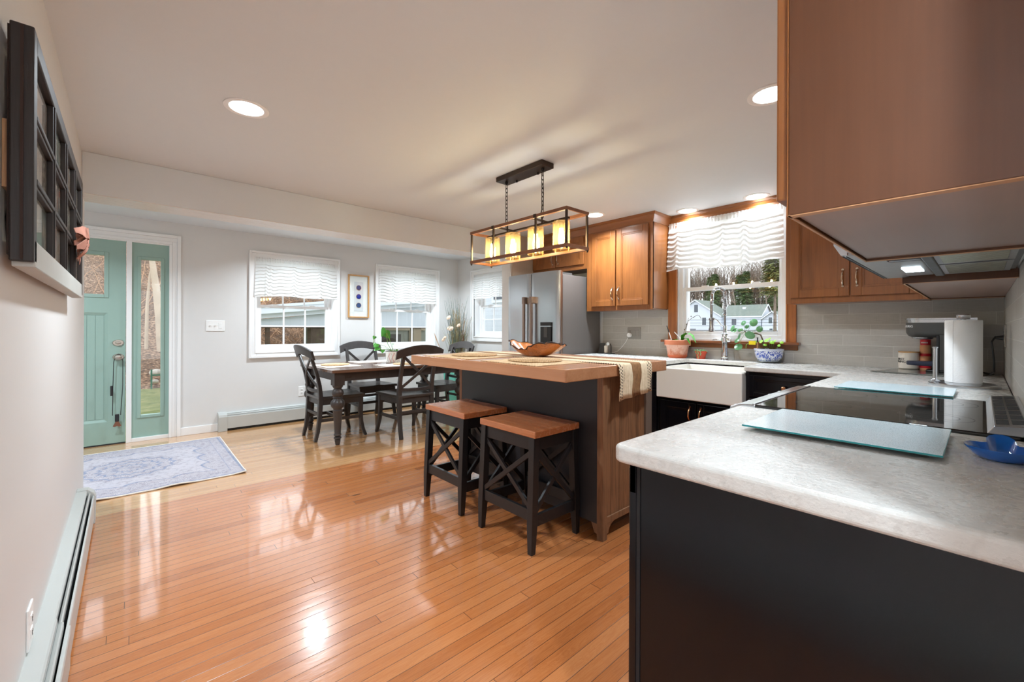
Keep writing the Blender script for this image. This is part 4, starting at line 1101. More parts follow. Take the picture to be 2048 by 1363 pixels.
# ------------------------------------------------------------------ stools
def make_stool(label):
    t = thing('bar_stool', label, 'stool', (0, 0, 0), None)
    MB().box(-.183, .183, -.236, .236, .612, .650).build('seat', M['seat_wood'], t, bevel=.006, seg=3)
    tx, ty, bx, by = .158, .205, .183, .212
    def legp(sx, sy, z):
        f = z / .612; return Vector((sx * (bx + (tx - bx) * f), sy * (by + (ty - by) * f), z))
    for sx in (-1, 1):
        for sy in (-1, 1):
            MB().bar([legp(sx, sy, 0), legp(sx, sy, .16), legp(sx, sy, .612)], [.030, .042, .042], [.030, .042, .042]).build('leg', M['stool_black'], t, bevel=.002)
    for sx in (-1, 1):       # long sides carry an X brace, apron and low stretcher
        a = MB().bar([legp(sx, -1, .575), legp(sx, 1, .575)], .018, .068, (1, 0, 0)); a.build('apron', M['stool_black'], t, bevel=.002)
        MB().bar([legp(sx, -1, .20), legp(sx, 1, .20)], .02, .062, (1, 0, 0)).build('stretcher', M['stool_black'], t, bevel=.002)
        MB().bar([legp(sx, -1, .225), legp(sx, 1, .54)], .016, .026, (1, 0, 0)).bar([legp(sx, 1, .225) + Vector((sx * .004, 0, 0)), legp(sx, -1, .54) + Vector((sx * .004, 0, 0))], .016, .026, (1, 0, 0)).build('cross_brace', M['stool_black'], t, bevel=.0015)
    for sy in (-1, 1):
        MB().bar([legp(-1, sy, .575), legp(1, sy, .575)], .018, .068, (0, 1, 0)).build('apron', M['stool_black'], t, bevel=.002)
        MB().bar([legp(-1, sy, .17), legp(1, sy, .17)], .02, .062, (0, 1, 0)).build('stretcher', M['stool_black'], t, bevel=.002)
        MB().bar([legp(-1, sy, .195), legp(1, sy, .54)], .016, .026, (0, 1, 0)).bar([legp(1, sy, .195) + Vector((0, sy * .004, 0)), legp(-1, sy, .54) + Vector((0, sy * .004, 0))], .016, .026, (0, 1, 0)).build('cross_brace', M['stool_black'], t, bevel=.0015)
    return t
st = make_stool('black X-sided stool with cherry seat, nearer the beadboard end of the island')
st.location = (1.768, 1.805, 0); st['group'] = 'stools at the island'
dup(st, (1.769, 2.44, 0), 0, 'black X-sided stool with cherry seat, farther along the island toward the dining table')

# ------------------------------------------------------------------ dining table
t = thing('dining_table', 'brown-topped farmhouse dining table with turned black legs', 'table', (2.35, 4.85, 0))
TX0, TX1, TY0, TY1 = 1.51, 3.20, 4.325, 5.37
MB().box(TX0, TX1, TY0, TY1, .738, .768).build('tabletop', M['tabletop'], t, bevel=.005, seg=3)
LXS, LYS = (1.597, 3.113), (4.412, 5.283)
a = MB()
for y in LYS: a.box(LXS[0], LXS[1], y - .012, y + .012, .645, .738)
for x in LXS: a.box(x - .012, x + .012, LYS[0], LYS[1], .645, .738)
a.build('apron', M['table_leg'], t, bevel=.002)
prof = [(.012, 0), (.022, .004), (.026, .03), (.030, .052), (.024, .058), (.037, .068), (.037, .078), (.026, .085), (.030, .092), (.038, .104), (.031, .118), (.033, .16), (.045, .335), (.050, .352), (.040, .362), (.044, .372), (.062, .392), (.070, .418), (.064, .446), (.044, .466), (.040, .474), (.050, .482), (.040, .492), (.054, .510), (.059, .532), (.052, .556), (.034, .574), (.044, .584), (.052, .600), (.052, .612)]
for x in LXS:
    for y in LYS:
        MB().lathe(prof, (x, y, 0), 28).box(x - .052, x + .052, y - .052, y + .052, .608, .738).build('leg', M['table_leg'], t, smooth=True, ang=40)

# ------------------------------------------------------------------ dining chairs (local: faces +Y)
def make_chair(label):
    t = thing('dining_chair', label, 'chair', (0, 0, 0), 'dining chairs around the table')
    E, EY = M['espresso'], M['espresso_y']
    # saddle seat
    def seat_top(i, j):
        wd = .215 + .037 * j; x = (i - .5) * 2 * wd; y = -.235 + .485 * j
        s = (2 * (i - .5)); dip = .018 * (1 - s * s) * math.sin(PI * min(1, j * .95 + .05)) * (1 if j < .9 else 1)
        rid = .010 * math.exp(-(s / .18) ** 2) * max(0, j - .45) * 1.6
        return (x, y, .466 - dip * .9 + rid)
    top = [[seat_top(i / 14, j / 12) for i in range(15)] for j in range(13)]
    vs = [p for r in top for p in r] + [(p[0], p[1], .436) for r in top for p in r]; n = 15; N = 13 * 15; fs = []
    for j in range(12):
        for i in range(14):
            k = j * n + i; fs += [(k, k + 1, k + n + 1, k + n), (N + k, N + k + n, N + k + n + 1, N + k + 1)]
    for i in range(14): fs += [(i, N + i, N + i + 1, i + 1), (12 * n + i, 12 * n + i + 1, N + 12 * n + i + 1, N + 12 * n + i)]
    for j in range(12): fs += [(j * n, (j + 1) * n, N + (j + 1) * n, N + j * n), (j * n + 14, N + j * n + 14, N + (j + 1) * n + 14, (j + 1) * n + 14)]
    MB().add(vs, fs).build('seat', EY, t, smooth=True, bevel=.004, ang=50)
    ap = MB().bar([(-.195, -.205, .405), (-.222, .215, .405)], .02, .062, (1, 0, 0)).bar([(.195, -.205, .405), (.222, .215, .405)], .02, .062, (1, 0, 0))
    ap.box(-.222, .222, .205, .225, .374, .436).box(-.195, .195, -.215, -.195, .374, .436).build('seat_apron', E, t, bevel=.002)
    post = [(-.262, 0), (-.238, .10), (-.222, .22), (-.214, .36), (-.212, .47), (-.222, .58), (-.248, .70), (-.285, .82), (-.318, .925)]
    wid = [.040, .040, .042, .046, .046, .042, .038, .036, .034]; dep = [.028, .034, .038, .042, .042, .036, .032, .03, .028]
    for s in (-1, 1):
        MB().bar([(s * .198, y, z) for y, z in post], wid, dep, (1, 0, 0)).build('rear_leg', E, t, bevel=.003, smooth=True, ang=50)
        fl = [(.262, 0), (.236, .07), (.218, .16), (.208, .28), (.206, .43)]
        MB().bar([(s * (.215 + .022 * max(0, 1 - z / .2)), y, z) for y, z in fl], [.034, .034, .038, .042, .044], [.028, .032, .036, .042, .044], (1, 0, 0)).build('front_leg', E, t, bevel=.003, smooth=True, ang=50)
        MB().bar([(s * .200, -.215, .215), (s * .217, .210, .215)], .02, .034, (1, 0, 0)).build('side_stretcher', E, t, bevel=.002)
    MB().box(-.20, .20, -.232, -.212, .262, .292).build('rear_stretcher', E, t, bevel=.002)
    MB().box(-.215, .215, -.02, .0, .20, .232).build('middle_stretcher', E, t, bevel=.002)
    # crest rail: arched and bowed
    def cr(u, v, back):
        x = u * .285; arch = 1 - u * u
        zt = .952 + .062 * arch; zb = .858 + .058 * arch
        y = -.318 - .016 - .040 * arch + .05 * 0 + (.0 if back else .026)
        z = zb + (zt - zb) * v; return (x, y - (z - .93) * .30, z)
    rings = []
    for i in range(25):
        u = -1 + 2 * i / 24
        rings.append([cr(u, 0, True), cr(u, 1, True), cr(u, 1, False), cr(u, 0, False)])
    MB().ring(rings).build('crest_rail', E, t, bevel=.004, smooth=True, ang=45)
    MB().bar([(-.19, -.222, .530), (-.10, -.236, .522), (0, -.242, .520), (.10, -.236, .522), (.19, -.222, .530)], .034, .018, (0, 0, 1)).build('lower_back_rail', E, t, bevel=.002, smooth=True, ang=50)
    for s in (-1, 1):
        pts = []
        for i in range(11):
            f = i / 10; x = s * (-.185 + .37 * f); z = .545 + .335 * f
            y = -.222 - .085 * f ** 1.4 - .028 * math.sin(PI * f) - (.012 if s > 0 else 0) * math.sin(PI * f)
            pts.append((x, y, z))
        MB().bar(pts, .030, .012, (s * .67, 0, -.74)).build('cross_slat', E, t, bevel=.002, smooth=True, ang=50)
    return t
ch = make_chair('dark dining chair at the left end of the table, nearest the entry door')
ch.location = (1.722, 4.865, 0); ch.rotation_euler = (0, 0, -PI / 2)
dup(ch, (2.375, 4.425, 0), 0, 'dark dining chair on the near side of the table, its back to the kitchen')
dup(ch, (2.38, 5.40, 0), PI, 'dark dining chair on the far side of the table, under the windows')
dup(ch, (3.155, 4.90, 0), PI / 2, 'dark dining chair at the right end of the table, before the dried grasses')

# ------------------------------------------------------------------ pendant lamp
PX, PY0, PY1, PZ0, PZ1 = 2.12, 1.722, 2.718, 1.712, 1.940
t = thing('pendant_lamp', 'linear cage pendant lamp with four amber glass shades over the island', 'pendant lamp', (PX, 2.22, ZH))
MB().box(2.06, 2.178, 1.985, 2.465, ZH - .036, ZH - .0005).build('ceiling_plate', M['bronze'], t, bevel=.003)
mb = MB()
for y in (2.41, 2.035): mb.lathe([(.012, 0), (.012, -.012), (.006, -.02)], (PX, y, ZH - .036), 12)
for y in (2.33, 2.11): mb.lathe([(.007, 0), (.007, -.012), (.004, -.015)], (PX + .03, y, ZH - .036), 10)
mb.build('plate_screw', M['chain'], t, smooth=True)
hw = .102; b = .0105
for x in (PX - hw, PX + hw):
    for z in (PZ0, PZ1): MB().box(x - b, x + b, PY0, PY1, z - b, z + b).build('long_bar', M['bar_brown'], t, bevel=.0015)
for y in (PY0, PY1):
    for z in (PZ0, PZ1): MB().box(PX - hw + b, PX + hw - b, y - b if y == PY1 else y, y + b if y == PY0 else y, z - b, z + b).build('short_bar', M['bar_brown'], t, bevel=.0015)
for x in (PX - hw, PX + hw):
    for y in (PY0 + .010, PY1 - .010, 2.44, 2.0):
        MB().box(x - .006, x + .006, y - .006, y + .006, PZ0, PZ1).build('upright', M['bronze'], t)
cl = MB()
for x in (PX - hw, PX + hw):
    for y in (2.44, 2.0): cl.box(x - b - .002, x + b + .002, y - .013, y + .013, PZ1 - b - .002, PZ1 + b + .002)
    for y in (PY0 + .006, PY1 - .006): cl.lathe([(.007, 0), (.007, -.008), (.003, -.014)], (x, y, PZ0 - b), 10)
cl.build('bar_clip', M['bronze'], t, bevel=.001)
for y in (2.40, 2.04): MB().box(PX - hw, PX + hw, y - .006, y + .006, PZ1 - .012, PZ1).build('cross_arm', M['bronze'], t)
MB().box(PX - .011, PX + .011, 1.80, 2.635, 1.904, 1.918).build('lamp_bar', M['bronze'], t, bevel=.001)
for y in (2.40, 2.04): MB().cyl((PX, y, 1.918), (PX, y, 1.962), .006).build('hanger_stem', M['bronze'], t)
def chain(y, z0, z1):
    L = .036; mb = MB(); z = z1; k = 0
    while z > z0 + .005:
        cz = z - L / 2; pts = []
        for i in range(14):
            a = 2 * PI * i / 14; q = (math.cos(a) * .0085, math.sin(a) * .008 + (1 if math.sin(a) > 0 else -1) * (L / 2 - .008))
            pts.append((PX + (q[0] if k % 2 else 0), y + (0 if k % 2 else q[0]), cz + q[1]))
        mb.tube(pts, .0024, 6, closed=True); z -= L - .007; k += 1
    mb.build('chain', M['chain'], t, smooth=True)
chain(2.41, 1.96, ZH - .052); chain(2.035, 1.96, ZH - .052)
MB().tube([(PX, 2.035, ZH - .05), (PX - .006, 2.04, 2.22), (PX + .008, 2.032, 2.12), (PX + .012, 2.05, 2.03), (PX, 2.055, 1.985), (PX, 2.04, 1.94)], .002, 6).build('lamp_cord', M['cord'], t, smooth=True)
for y in (2.573, 2.337, 2.10, 1.863):
    s = MB().lathe([(.057, 0), (.057, .19)], (PX, y, 1.706), 36, caps=False).lathe([(.0535, .19), (.0535, .0)], (PX, y, 1.706), 36, caps=False)
    sh = s.build('glass_shade', M['amber'], t, smooth=True)
    MB().lathe([(.030, .198), (.040, .194), (.040, .190), (.020, .188), (.016, .15), (.014, .145)], (PX, y, 1.706), 20).build('socket', M['bronze'], sh, smooth=True)
    MB().lathe([(.003, .035), (.012, .042), (.019, .062), (.020, .085), (.014, .115), (.012, .145)], (PX, y, 1.706), 18).build('bulb', M['bulb'], sh, smooth=True)

# ------------------------------------------------------------------ plants: helpers
def leaf_round(mb, c, nrm, r, cup=.18, n=14, squash=1.0):
    c = Vector(c); nrm = Vector(nrm).normalized(); u = nrm.orthogonal().normalized(); v = nrm.cross(u)
    rings = []
    for k, f in enumerate((.02, .5, 1.0)):
        rings.append([c + (u * math.cos(2 * PI * i / n) + v * math.sin(2 * PI * i / n) * squash) * r * f - nrm * (cup * r * f * f) for i in range(n)])
    back = [[p - nrm * .0012 for p in rg] for rg in rings[::-1]]
    mb.ring(rings + back)
def leaf_blade(mb, pts, width, fold=.25, n=None):
    """long arching leaf along pts (widest in the middle)"""
    pts = [Vector(p) for p in pts]; m = len(pts); top = []
    for i, p in enumerate(pts):
        t = (pts[min(i + 1, m - 1)] - pts[max(i - 1, 0)]).normalized(); s = t.cross(Vector((0, 0, 1)))
        s = s.normalized() if s.length > 1e-3 else Vector((1, 0, 0)); up = s.cross(t)
        f = i / (m - 1); wv = width * max(.04, math.sin(PI * (f * .92 + .06)) ** .8)
        top.append([p - s * wv + up * fold * wv, p, p + s * wv + up * fold * wv, p + s * wv * .98 + up * (fold * wv - .0015), p - up * .0015, p - s * wv * .98 + up * (fold * wv - .0015)])
    mb.ring(top)
def heart(mb, c, tip, r, up=(0, 0, 1)):
    """heart-shaped leaf: c = stalk end, tip = point"""
    c, tip = Vector(c), Vector(tip); d = (tip - c); L = d.length; d.normalize(); s = d.cross(Vector(up)).normalized(); nn = s.cross(d)
    out = [(0, 0), (-.16, .30), (-.05, .62), (.22, .66), (.55, .42), (.85, .14), (1, 0), (.85, -.14), (.55, -.42), (.22, -.66), (-.05, -.62), (-.16, -.30)]
    pts = [c + d * (a * L) + s * (b * r * 1.5) - nn * (.25 * r * (b * b * 2 - .1)) for a, b in out]
    o = len(mb.v); mid = c + d * L * .35 - nn * .0
    vs = pts + [mid] + [p - nn * .0012 for p in pts] + [mid - nn * .0012]; n = len(out); fs = []
    for i in range(n):
        j = (i + 1) % n; fs += [(i, j, n), (n + 1 + j, n + 1 + i, 2 * n + 1), (i, n + 1 + i, n + 1 + j, j)]
    mb.add(vs, fs)

# orchid in a big terracotta pot
t = thing('potted_orchid', 'bare orchid in a large terracotta pot, left of the sink faucet', 'potted plant', (4.0, 2.0, ZC))
MB().lathe([(.06, .012), (.088, .022), (.104, .115), (.105, .118), (.117, .118), (.120, .124), (.120, .170), (.116, .174), (.108, .172), (.104, .13), (.10, .125)], (3.99, 2.0, ZC), 40, caps=False).lathe([(.001, .012), (.06, .012)], (3.99, 2.0, ZC), 40, caps=False).build('terracotta_pot', M['salt_terra'], t, smooth=True)
MB().lathe([(.001, .0), (.078, 0), (.092, .020), (.092, .026), (.086, .026), (.076, .008), (.001, .008)], (3.99, 2.0, ZC), 40, caps=False).build('saucer', M['saucer'], t, smooth=True)
MB().lathe([(.1215, .128), (.1215, .168), (.1165, .174)], (3.99, 2.0, ZC), 40, caps=False).build('rim_band', M['terracotta'], t, smooth=True)
MB().lathe([(.001, .157), (.106, .15)], (3.99, 2.0, ZC), 24, caps=False).build('soil', M['soil'], t)
lf = MB(); leaf_blade(lf, [(3.98, 1.955, 1.075), (3.97, 1.93, 1.13), (3.96, 1.885, 1.15), (3.955, 1.84, 1.13), (3.95, 1.80, 1.065)], .032)
leaf_blade(lf, [(3.98, 1.955, 1.072), (3.95, 1.92, 1.105), (3.93, 1.875, 1.105), (3.92, 1.838, 1.05)], .018)
leaf_blade(lf, [(3.99, 1.97, 1.072), (4.02, 2.04, 1.09), (4.04, 2.09, 1.085)], .02)
lf.build('leaf', M['orchid_leaf'], t, smooth=True)
sm = MB().tube([(3.99, 1.955, 1.06), (3.995, 1.945, 1.14), (4.0, 1.90, 1.27), (4.0, 1.86, 1.30), (4.0, 1.81, 1.326), (4.0, 1.79, 1.318), (4.0, 1.772, 1.288)], .0022, 6)
sm.tube([(3.985, 1.96, 1.06), (3.99, 1.915, 1.18), (4.0, 1.895, 1.30)], .002, 6)
for p in ((4.0, 1.915, 1.24), (4.0, 1.935, 1.19), (4.0, 1.87, 1.315), (4.0, 1.845, 1.305)): sm.lathe([(.001, -.006), (.006, 0), (.001, .006)], p, 8)
sm.build('flower_stem', M['stem'], t, smooth=True)
MB().lathe([(.012, 0), (.017, .012), (.012, .03), (.004, .036)], (3.98, 1.965, 1.075), 12).tube([(3.98, 1.965, 1.10), (3.985, 2.03, 1.165)], [.005, .003], 8).build('support_clip', M['white_pl'], t, smooth=True)
o = MB().tube([(3.975, 2.05, 1.072), (3.985, 2.085, 1.16)], .0045, 8).build('pen_barrel', M['white_pl'], t, smooth=True)
MB().tube([(3.985, 2.085, 1.16), (3.99, 2.112, 1.226)], [.0058, .0035], 8).build('pen_cap', M['black_pl'], o, smooth=True)

t = thing('potted_string_of_pearls', 'tiny orange pot of trailing string of pearls on the sink ledge', 'potted plant', (4.005, 1.776, ZC))
MB().lathe([(.001, 0), (.036, 0), (.046, .054), (.052, .054), (.055, .074), (.050, .074), (.046, .060)], (4.005, 1.776, ZC), 28, caps=False).build('plastic_pot', M['red_pot'], t, smooth=True)
MB().lathe([(.001, .064), (.048, .062)], (4.005, 1.776, ZC), 20, caps=False).build('soil', M['soil'], t)
pl = MB(); rr = random.Random(5)
def bead(mb, p, r): mb.lathe([(.0004, -r), (r * .8, -r * .55), (r, 0), (r * .8, r * .55), (.0004, r)], p, 7)
for i in range(60):
    a, q = rr.uniform(0, 6.28), rr.uniform(0, .056); bead(pl, (4.005 + q * math.cos(a), 1.776 + q * math.sin(a) * 1.1, ZC + .074 + rr.uniform(-.004, .012)), rr.uniform(.003, .0052))
for a0, ln in ((PI, .07), (PI + .35, .045), (PI - .4, .03), (PI / 2, .02)):
    for k in range(int(ln / .006)):
        bead(pl, (4.005 + .057 * math.cos(a0) + rr.uniform(-.004, .004), 1.776 + .057 * math.sin(a0) + rr.uniform(-.006, .006), ZC + .072 - k * .0062), rr.uniform(.003, .0048))
pl.build('trailing_pearls', M['leaf_g'], t, smooth=True)

t = thing('potted_pilea', 'round-leaved plant in a blue and white porcelain pot, right of the faucet', 'potted plant', (4.0, 1.205, ZC))
MB().lathe([(.001, .008), (.068, .008), (.074, .014), (.096, .045), (.105, .085), (.104, .098), (.110, .102), (.110, .118), (.100, .118), (.095, .10)], (4.0, 1.205, ZC), 44, caps=False).build('porcelain_pot', M['bluewhite'], t, smooth=True, ang=60)
MB().lathe([(.001, .0), (.086, 0), (.098, .026), (.095, .026), (.084, .004)], (4.0, 1.205, ZC), 40, caps=False).build('clear_saucer', M['clear_pl'], t, smooth=True)
MB().lathe([(.001, .106), (.098, .104)], (4.0, 1.205, ZC), 24, caps=False).build('soil', M['soil'], t)
stem_pts = [(3.99, 1.235, ZC + .1), (3.985, 1.246, 1.10), (3.985, 1.262, 1.145), (3.985, 1.30, 1.16), (3.985, 1.34, 1.152), (3.985, 1.37, 1.158), (3.985, 1.392, 1.178)]
MB().tube(stem_pts, [.006, .006, .006, .0055, .005, .005, .004], 8).build('main_stem', M['stem'], t, smooth=True)
big = [((3.975, 1.317, 1.252), .034, (-1, .1, .2), (3.985, 1.37, 1.16)), ((3.975, 1.398, 1.250), .024, (-1, .4, .5), (3.985, 1.385, 1.17)), ((3.97, 1.489, 1.205), .030, (-.9, .8, .5), (3.985, 1.39, 1.175)), ((3.965, 1.468, 1.188), .027, (-.9, .2, .9), (3.985, 1.39, 1.175)),
       ((3.975, 1.269, 1.196), .026, (-1, -.2, .1), (3.985, 1.345, 1.155)), ((3.955, 1.338, 1.138), .040, (-.8, 0, -.5), (3.985, 1.35, 1.155)), ((3.975, 1.435, 1.135), .026, (-.8, .9, .3), (3.985, 1.39, 1.17)), ((3.965, 1.447, 1.098), .026, (-.9, .5, .6), (3.985, 1.39, 1.17)), ((3.965, 1.434, 1.043), .034, (-1, 0, .7), (3.985, 1.38, 1.165)), ((3.985, 1.372, 1.218), .020, (-1, .2, .5), (3.985, 1.38, 1.165)), ((3.985, 1.425, 1.19), .022, (-1, .2, 1), (3.985, 1.385, 1.17))]
lf = MB(); sm = MB()
for c, r, nn, s in big:
    lf = MB(); leaf_round(lf, c, nn, r); lf.build('round_leaf', M['leaf_d'], t, smooth=True); mid = [(c[k] + s[k]) / 2 + (.012 if k == 2 else 0) for k in range(3)]; sm.tube([s, mid, c], .0014, 5)
for c, r in (((3.96, 1.212, 1.103), .019), ((3.96, 1.169, 1.088), .018), ((3.97, 1.102, 1.088), .014), ((3.96, 1.253, 1.093), .017), ((3.955, 1.219, 1.064), .013), ((3.97, 1.19, 1.118), .010), ((3.965, 1.15, 1.10), .010), ((3.965, 1.12, 1.062), .012), ((3.97, 1.30, 1.088), .014)):
    lf = MB(); leaf_round(lf, c, (-.8, rr.uniform(-.5, .5), .7), r); lf.build('young_leaf', M['leaf_l'], t, smooth=True); sm.tube([(3.985, 1.205 + (c[1] - 1.205) * .5, ZC + .105), c], .0012, 5)
sm.build('leaf_stalk', M['stem_g'], t, smooth=True)
MB().box(3.955, 3.958, 1.292, 1.345, 1.062, 1.094).xf(Matrix.Identity(4)).build('yellow_tag', M['yellow'], t)
MB().tube([(3.955, 1.345, 1.075), (3.955, 1.365, 1.06), (3.952, 1.366, 1.03)], .003, 6).build('yellowed_stalk', M['stem_g'], t, smooth=True)
MB().tube([(3.965, 1.28, 1.01), (3.965, 1.28, 1.085)], .006, 8).build('paint_brush', M['lid_wood'], t, smooth=True)
MB().tube([(3.965, 1.28, 1.085), (3.965, 1.28, 1.11), (3.965, 1.28, 1.125)], [.007, .005, .007], 8).build('brush_top', M['black_pl'], t, smooth=True)

# ------------------------------------------------------------------ charging stand, plug and cables
t = thing('charging_stand', 'black phone charging stand on the counter beside the refrigerator', 'charger', (4.0, 2.84, ZC))
MB().box(3.965, 4.035, 2.745, 2.945, ZC, ZC + .009).build('base', M['black_pl'], t, bevel=.003)
MB().prism([(3.985, ZC + .009), (3.997, ZC + .009), (4.03, ZC + .118), (4.018, ZC + .118)], 'Y', 2.872, 2.94).build('phone_rest', M['grey_pl'], t, bevel=.004)
MB().box(3.985, 4.02, 2.825, 2.862, ZC + .009, ZC + .092).build('earbud_block', M['mug'], t, bevel=.008)
MB().tube([(4.0, 2.775, ZC + .009), (4.0, 2.777, ZC + .09), (4.0, 2.79, ZC + .112), (3.99, 2.805, ZC + .112)], .005, 8).build('watch_arm', M['black_pl'], t, smooth=True)
MB().lathe([(.018, 0), (.018, .008), (.012, .010)], (0, 0, 0), 20, 'X').xf(Matrix.Translation((3.99, 2.808, ZC + .112)) @ Matrix.Scale(-1, 4, (1, 0, 0))).build('watch_puck', M['white_pl'], t, smooth=True)
MB().tube([(4.06, 2.598, 1.10), (4.05, 2.62, 1.05), (4.04, 2.67, .985), (4.04, 2.72, .945), (4.03, 2.76, .93), (4.01, 2.80, .924)], .0028, 6).build('cable', M['wire_w'], t, smooth=True)
MB().lathe([(.024, 0), (.024, .024), (.020, .028)], (0, 0, 0), 24, 'X').xf(Matrix.Translation((XC - .017, 2.598, 1.125)) @ Matrix.Scale(-1, 4, (1, 0, 0))).build('wall_plug', M['white_pl'], t, smooth=True)

# ------------------------------------------------------------------ coffee corner
o = MB().prism([(3.66, .50), (3.60, .06), (4.02, -.05), (4.08, .38)], 'Z', ZC + .002, ZC + .008).build('glass_board', M['smokeboard'], loc=(3.8, .2, ZC), bevel=.001)
tag(o, 'smoky glass board under the coffee maker', 'cutting board')
zb = ZC + .008
t = thing('coffee_maker', 'slim charcoal coffee maker with a steel rim', 'coffee maker', (3.86, .17, zb))
MB().box(3.80, 3.93, .02, .245, zb, zb + .016).build('foot', M['black_pl'], t, bevel=.004)
MB().prism(round_poly([(3.795, .02), (3.935, .02), (3.935, .19), (3.795, .19)], {0: .03, 1: .03, 2: .015, 3: .015}), 'Z', zb + .016, zb + .33).build('tower', M['grey_pl'], t, bevel=.003)
MB().box(3.815, 3.915, .19, .196, zb + .02, zb + .235).build('front_channel', plain('blue_black_gloss', (44, 52, 66), .2), t)
MB().box(3.79, 3.80, .184, .196, zb + .0, zb + .235).build('seam', M['black_pl'], t)
def dsec(inset, z, yf=.345, hw=.078, cx=3.865, yb=.02):
    pts = [(cx - hw + inset, yb)]; n = 16; r = hw - inset; yc = yf - hw
    pts = [(cx - r, yb, z)] + [(cx - r * math.cos(PI * i / n), yc + r * math.sin(PI * i / n), z) for i in range(n + 1)] + [(cx + r, yb, z)]
    return pts
MB().ring([dsec(.030, zb + .222), dsec(.012, zb + .232), dsec(.002, zb + .25), dsec(0, zb + .262), dsec(0, zb + .318)]).build('brew_head', M['grey_pl'], t, smooth=True)
MB().ring([dsec(.001, zb + .318), dsec(.001, zb + .336), dsec(-.004, zb + .338), dsec(-.004, zb + .346), dsec(.004, zb + .346)]).build('steel_rim', M['steel'], t, smooth=True)
MB().lathe([(.048, 0), (.052, .004), (.052, .010), (.04, .012)], (3.865, .265, zb + .212), 28).build('steel_collar', M['steel'], t, smooth=True)
MB().ring([dsec(.004, zb + .040, .342, .07, 3.865, .19), dsec(0, zb + .046, .342, .07, 3.865, .19), dsec(0, zb + .062, .342, .07, 3.865, .19), dsec(.004, zb + .066, .342, .07, 3.865, .19)]).build('cup_shelf', plain('slate_blue_plastic', (50, 56, 76), .35), t, smooth=True)
vs, fs = text_mesh('KEURIG', .021)
r0 = .0785; wr = []
for x, y, z in vs:      # wrapped around the rounded front, reading outward
    a = PI / 2 + .62 + x / r0
    wr.append((3.865 + math.cos(a) * (r0 + .0006 + z), .267 + math.sin(a) * (r0 + .0006 + z), zb + .293 + y))
MB().add(wr, fs).build('lettering', M['white_ink'], t)
t = thing('power_cord', 'black power cord from the coffee maker to the stove wall outlet', 'cord', (3.80, 0, zb))
MB().tube([(3.88, .018, zb + .02), (3.90, -.01, zb + .008), (3.86, -.035, zb + .006), (3.78, -.03, zb + .008), (3.70, -.045, zb + .03), (3.685, -.045, 1.0), (3.665, -.04, 1.07), (3.668, -.035, 1.125), (3.69, -.045, 1.148), (3.70, -.055, 1.15)], .0045, 8).build('cable', M['cord'], t, smooth=True)
MB().tube([(3.70, -.045, 1.15), (3.70, YD + .017, 1.15)], [.008, .015], 10).build('plug', M['black_pl'], t, smooth=True)
t = thing('canister', 'cream stoneware canister with wooden lid and black lettering', 'canister', (4.045, .345, zb - .008))
mc = (4.04, .345)
MB().lathe([(.001, 0), (.048, 0), (.054, .006), (.055, .112), (.050, .114)], (mc[0], mc[1], zb), 40, caps=False).build('body', M['mug'], t, smooth=True)
MB().lathe([(.0552, .113), (.0552, .121), (.001, .123)], (mc[0], mc[1], zb), 40).build('lid', M['lid_wood'], t, smooth=True)
for body, dz in (('FIRST', .067), ('THING', .050)):
    vs, fs = text_mesh(body, .021)
    wr = [(mc[0] + math.cos(PI - .78 + x / .055) * (.0556 + z), mc[1] + math.sin(PI - .78 + x / .055) * (.0556 + z), zb + dz + y) for x, y, z in vs]
    MB().add(wr, fs).build('lettering', M['ink'], t)
t = thing('creamer_bottle', 'red and peach creamer bottle behind the coffee maker', 'bottle', (4.065, .30, ZC))
c = (4.055, .262)
MB().lathe([(.001, 0), (.027, 0), (.029, .004), (.029, .17), (.026, .176)], (c[0], c[1], ZC + .001), 28, caps=False).build('label_sleeve', M['peach_label'], t, smooth=True)
MB().lathe([(.026, .172), (.0265, .176), (.0265, .212), (.020, .216), (.001, .217)], (c[0], c[1], ZC), 28, caps=False).build('cap', M['red_label'], t, smooth=True)
bl = MB()
for k in range(9):
    a = PI - .9 + k * .16; bl.add([(c[0] + math.cos(a + e) * .0272, c[1] + math.sin(a + e) * .0272, ZC + z) for e, z in ((0, .188), (.11, .188), (.11, .197), (0, .197))], [(0, 1, 2, 3)])
bl.build('label_marks', M['white_ink'], t)
MB().lathe([(.0293, .02), (.0293, .06)], (c[0], c[1], ZC), 28, caps=False).lathe([(.0293, .1), (.0293, .118)], (c[0], c[1], ZC), 28, caps=False).build('label_band', M['red_label'], t, smooth=True)

t = thing('paper_towel_holder', 'brushed steel paper towel holder with a full white roll', 'paper towel holder', (3.06, .068, ZC))
tc = (3.06, .064)
MB().lathe([(.001, 0), (.124, 0), (.126, .005), (.124, .014), (.105, .020), (.001, .020)], (tc[0], tc[1], ZC), 48).build('base', M['steel'], t, smooth=True)
rl = MB().lathe([(.022, .021), (.064, .021), (.0655, .026), (.0655, .322), (.064, .326), (.022, .326)], (tc[0], tc[1], ZC), 48)
for z0_, z1_ in ((.022, .325),):
    arc_ = [PI - math.radians(q) for q in (30, 36, 42, 48, 54, 60)]
    sec = [(tc[0] + .0672 * math.cos(q), tc[1] + .0672 * math.sin(q)) for q in arc_] + [(tc[0] + .063 * math.cos(q), tc[1] + .063 * math.sin(q)) for q in arc_[::-1]]
    rl.prism(sec, 'Z', ZC + z0_, ZC + z1_)
rl.build('towel_roll', M['paper'], t, smooth=True)
MB().lathe([(.010, .32), (.010, .33), (.022, .332), (.025, .338), (.025, .352), (.020, .357), (.001, .358)], (tc[0], tc[1], ZC), 28).build('finial', M['steel'], t, smooth=True)
pc = (3.045, .162)
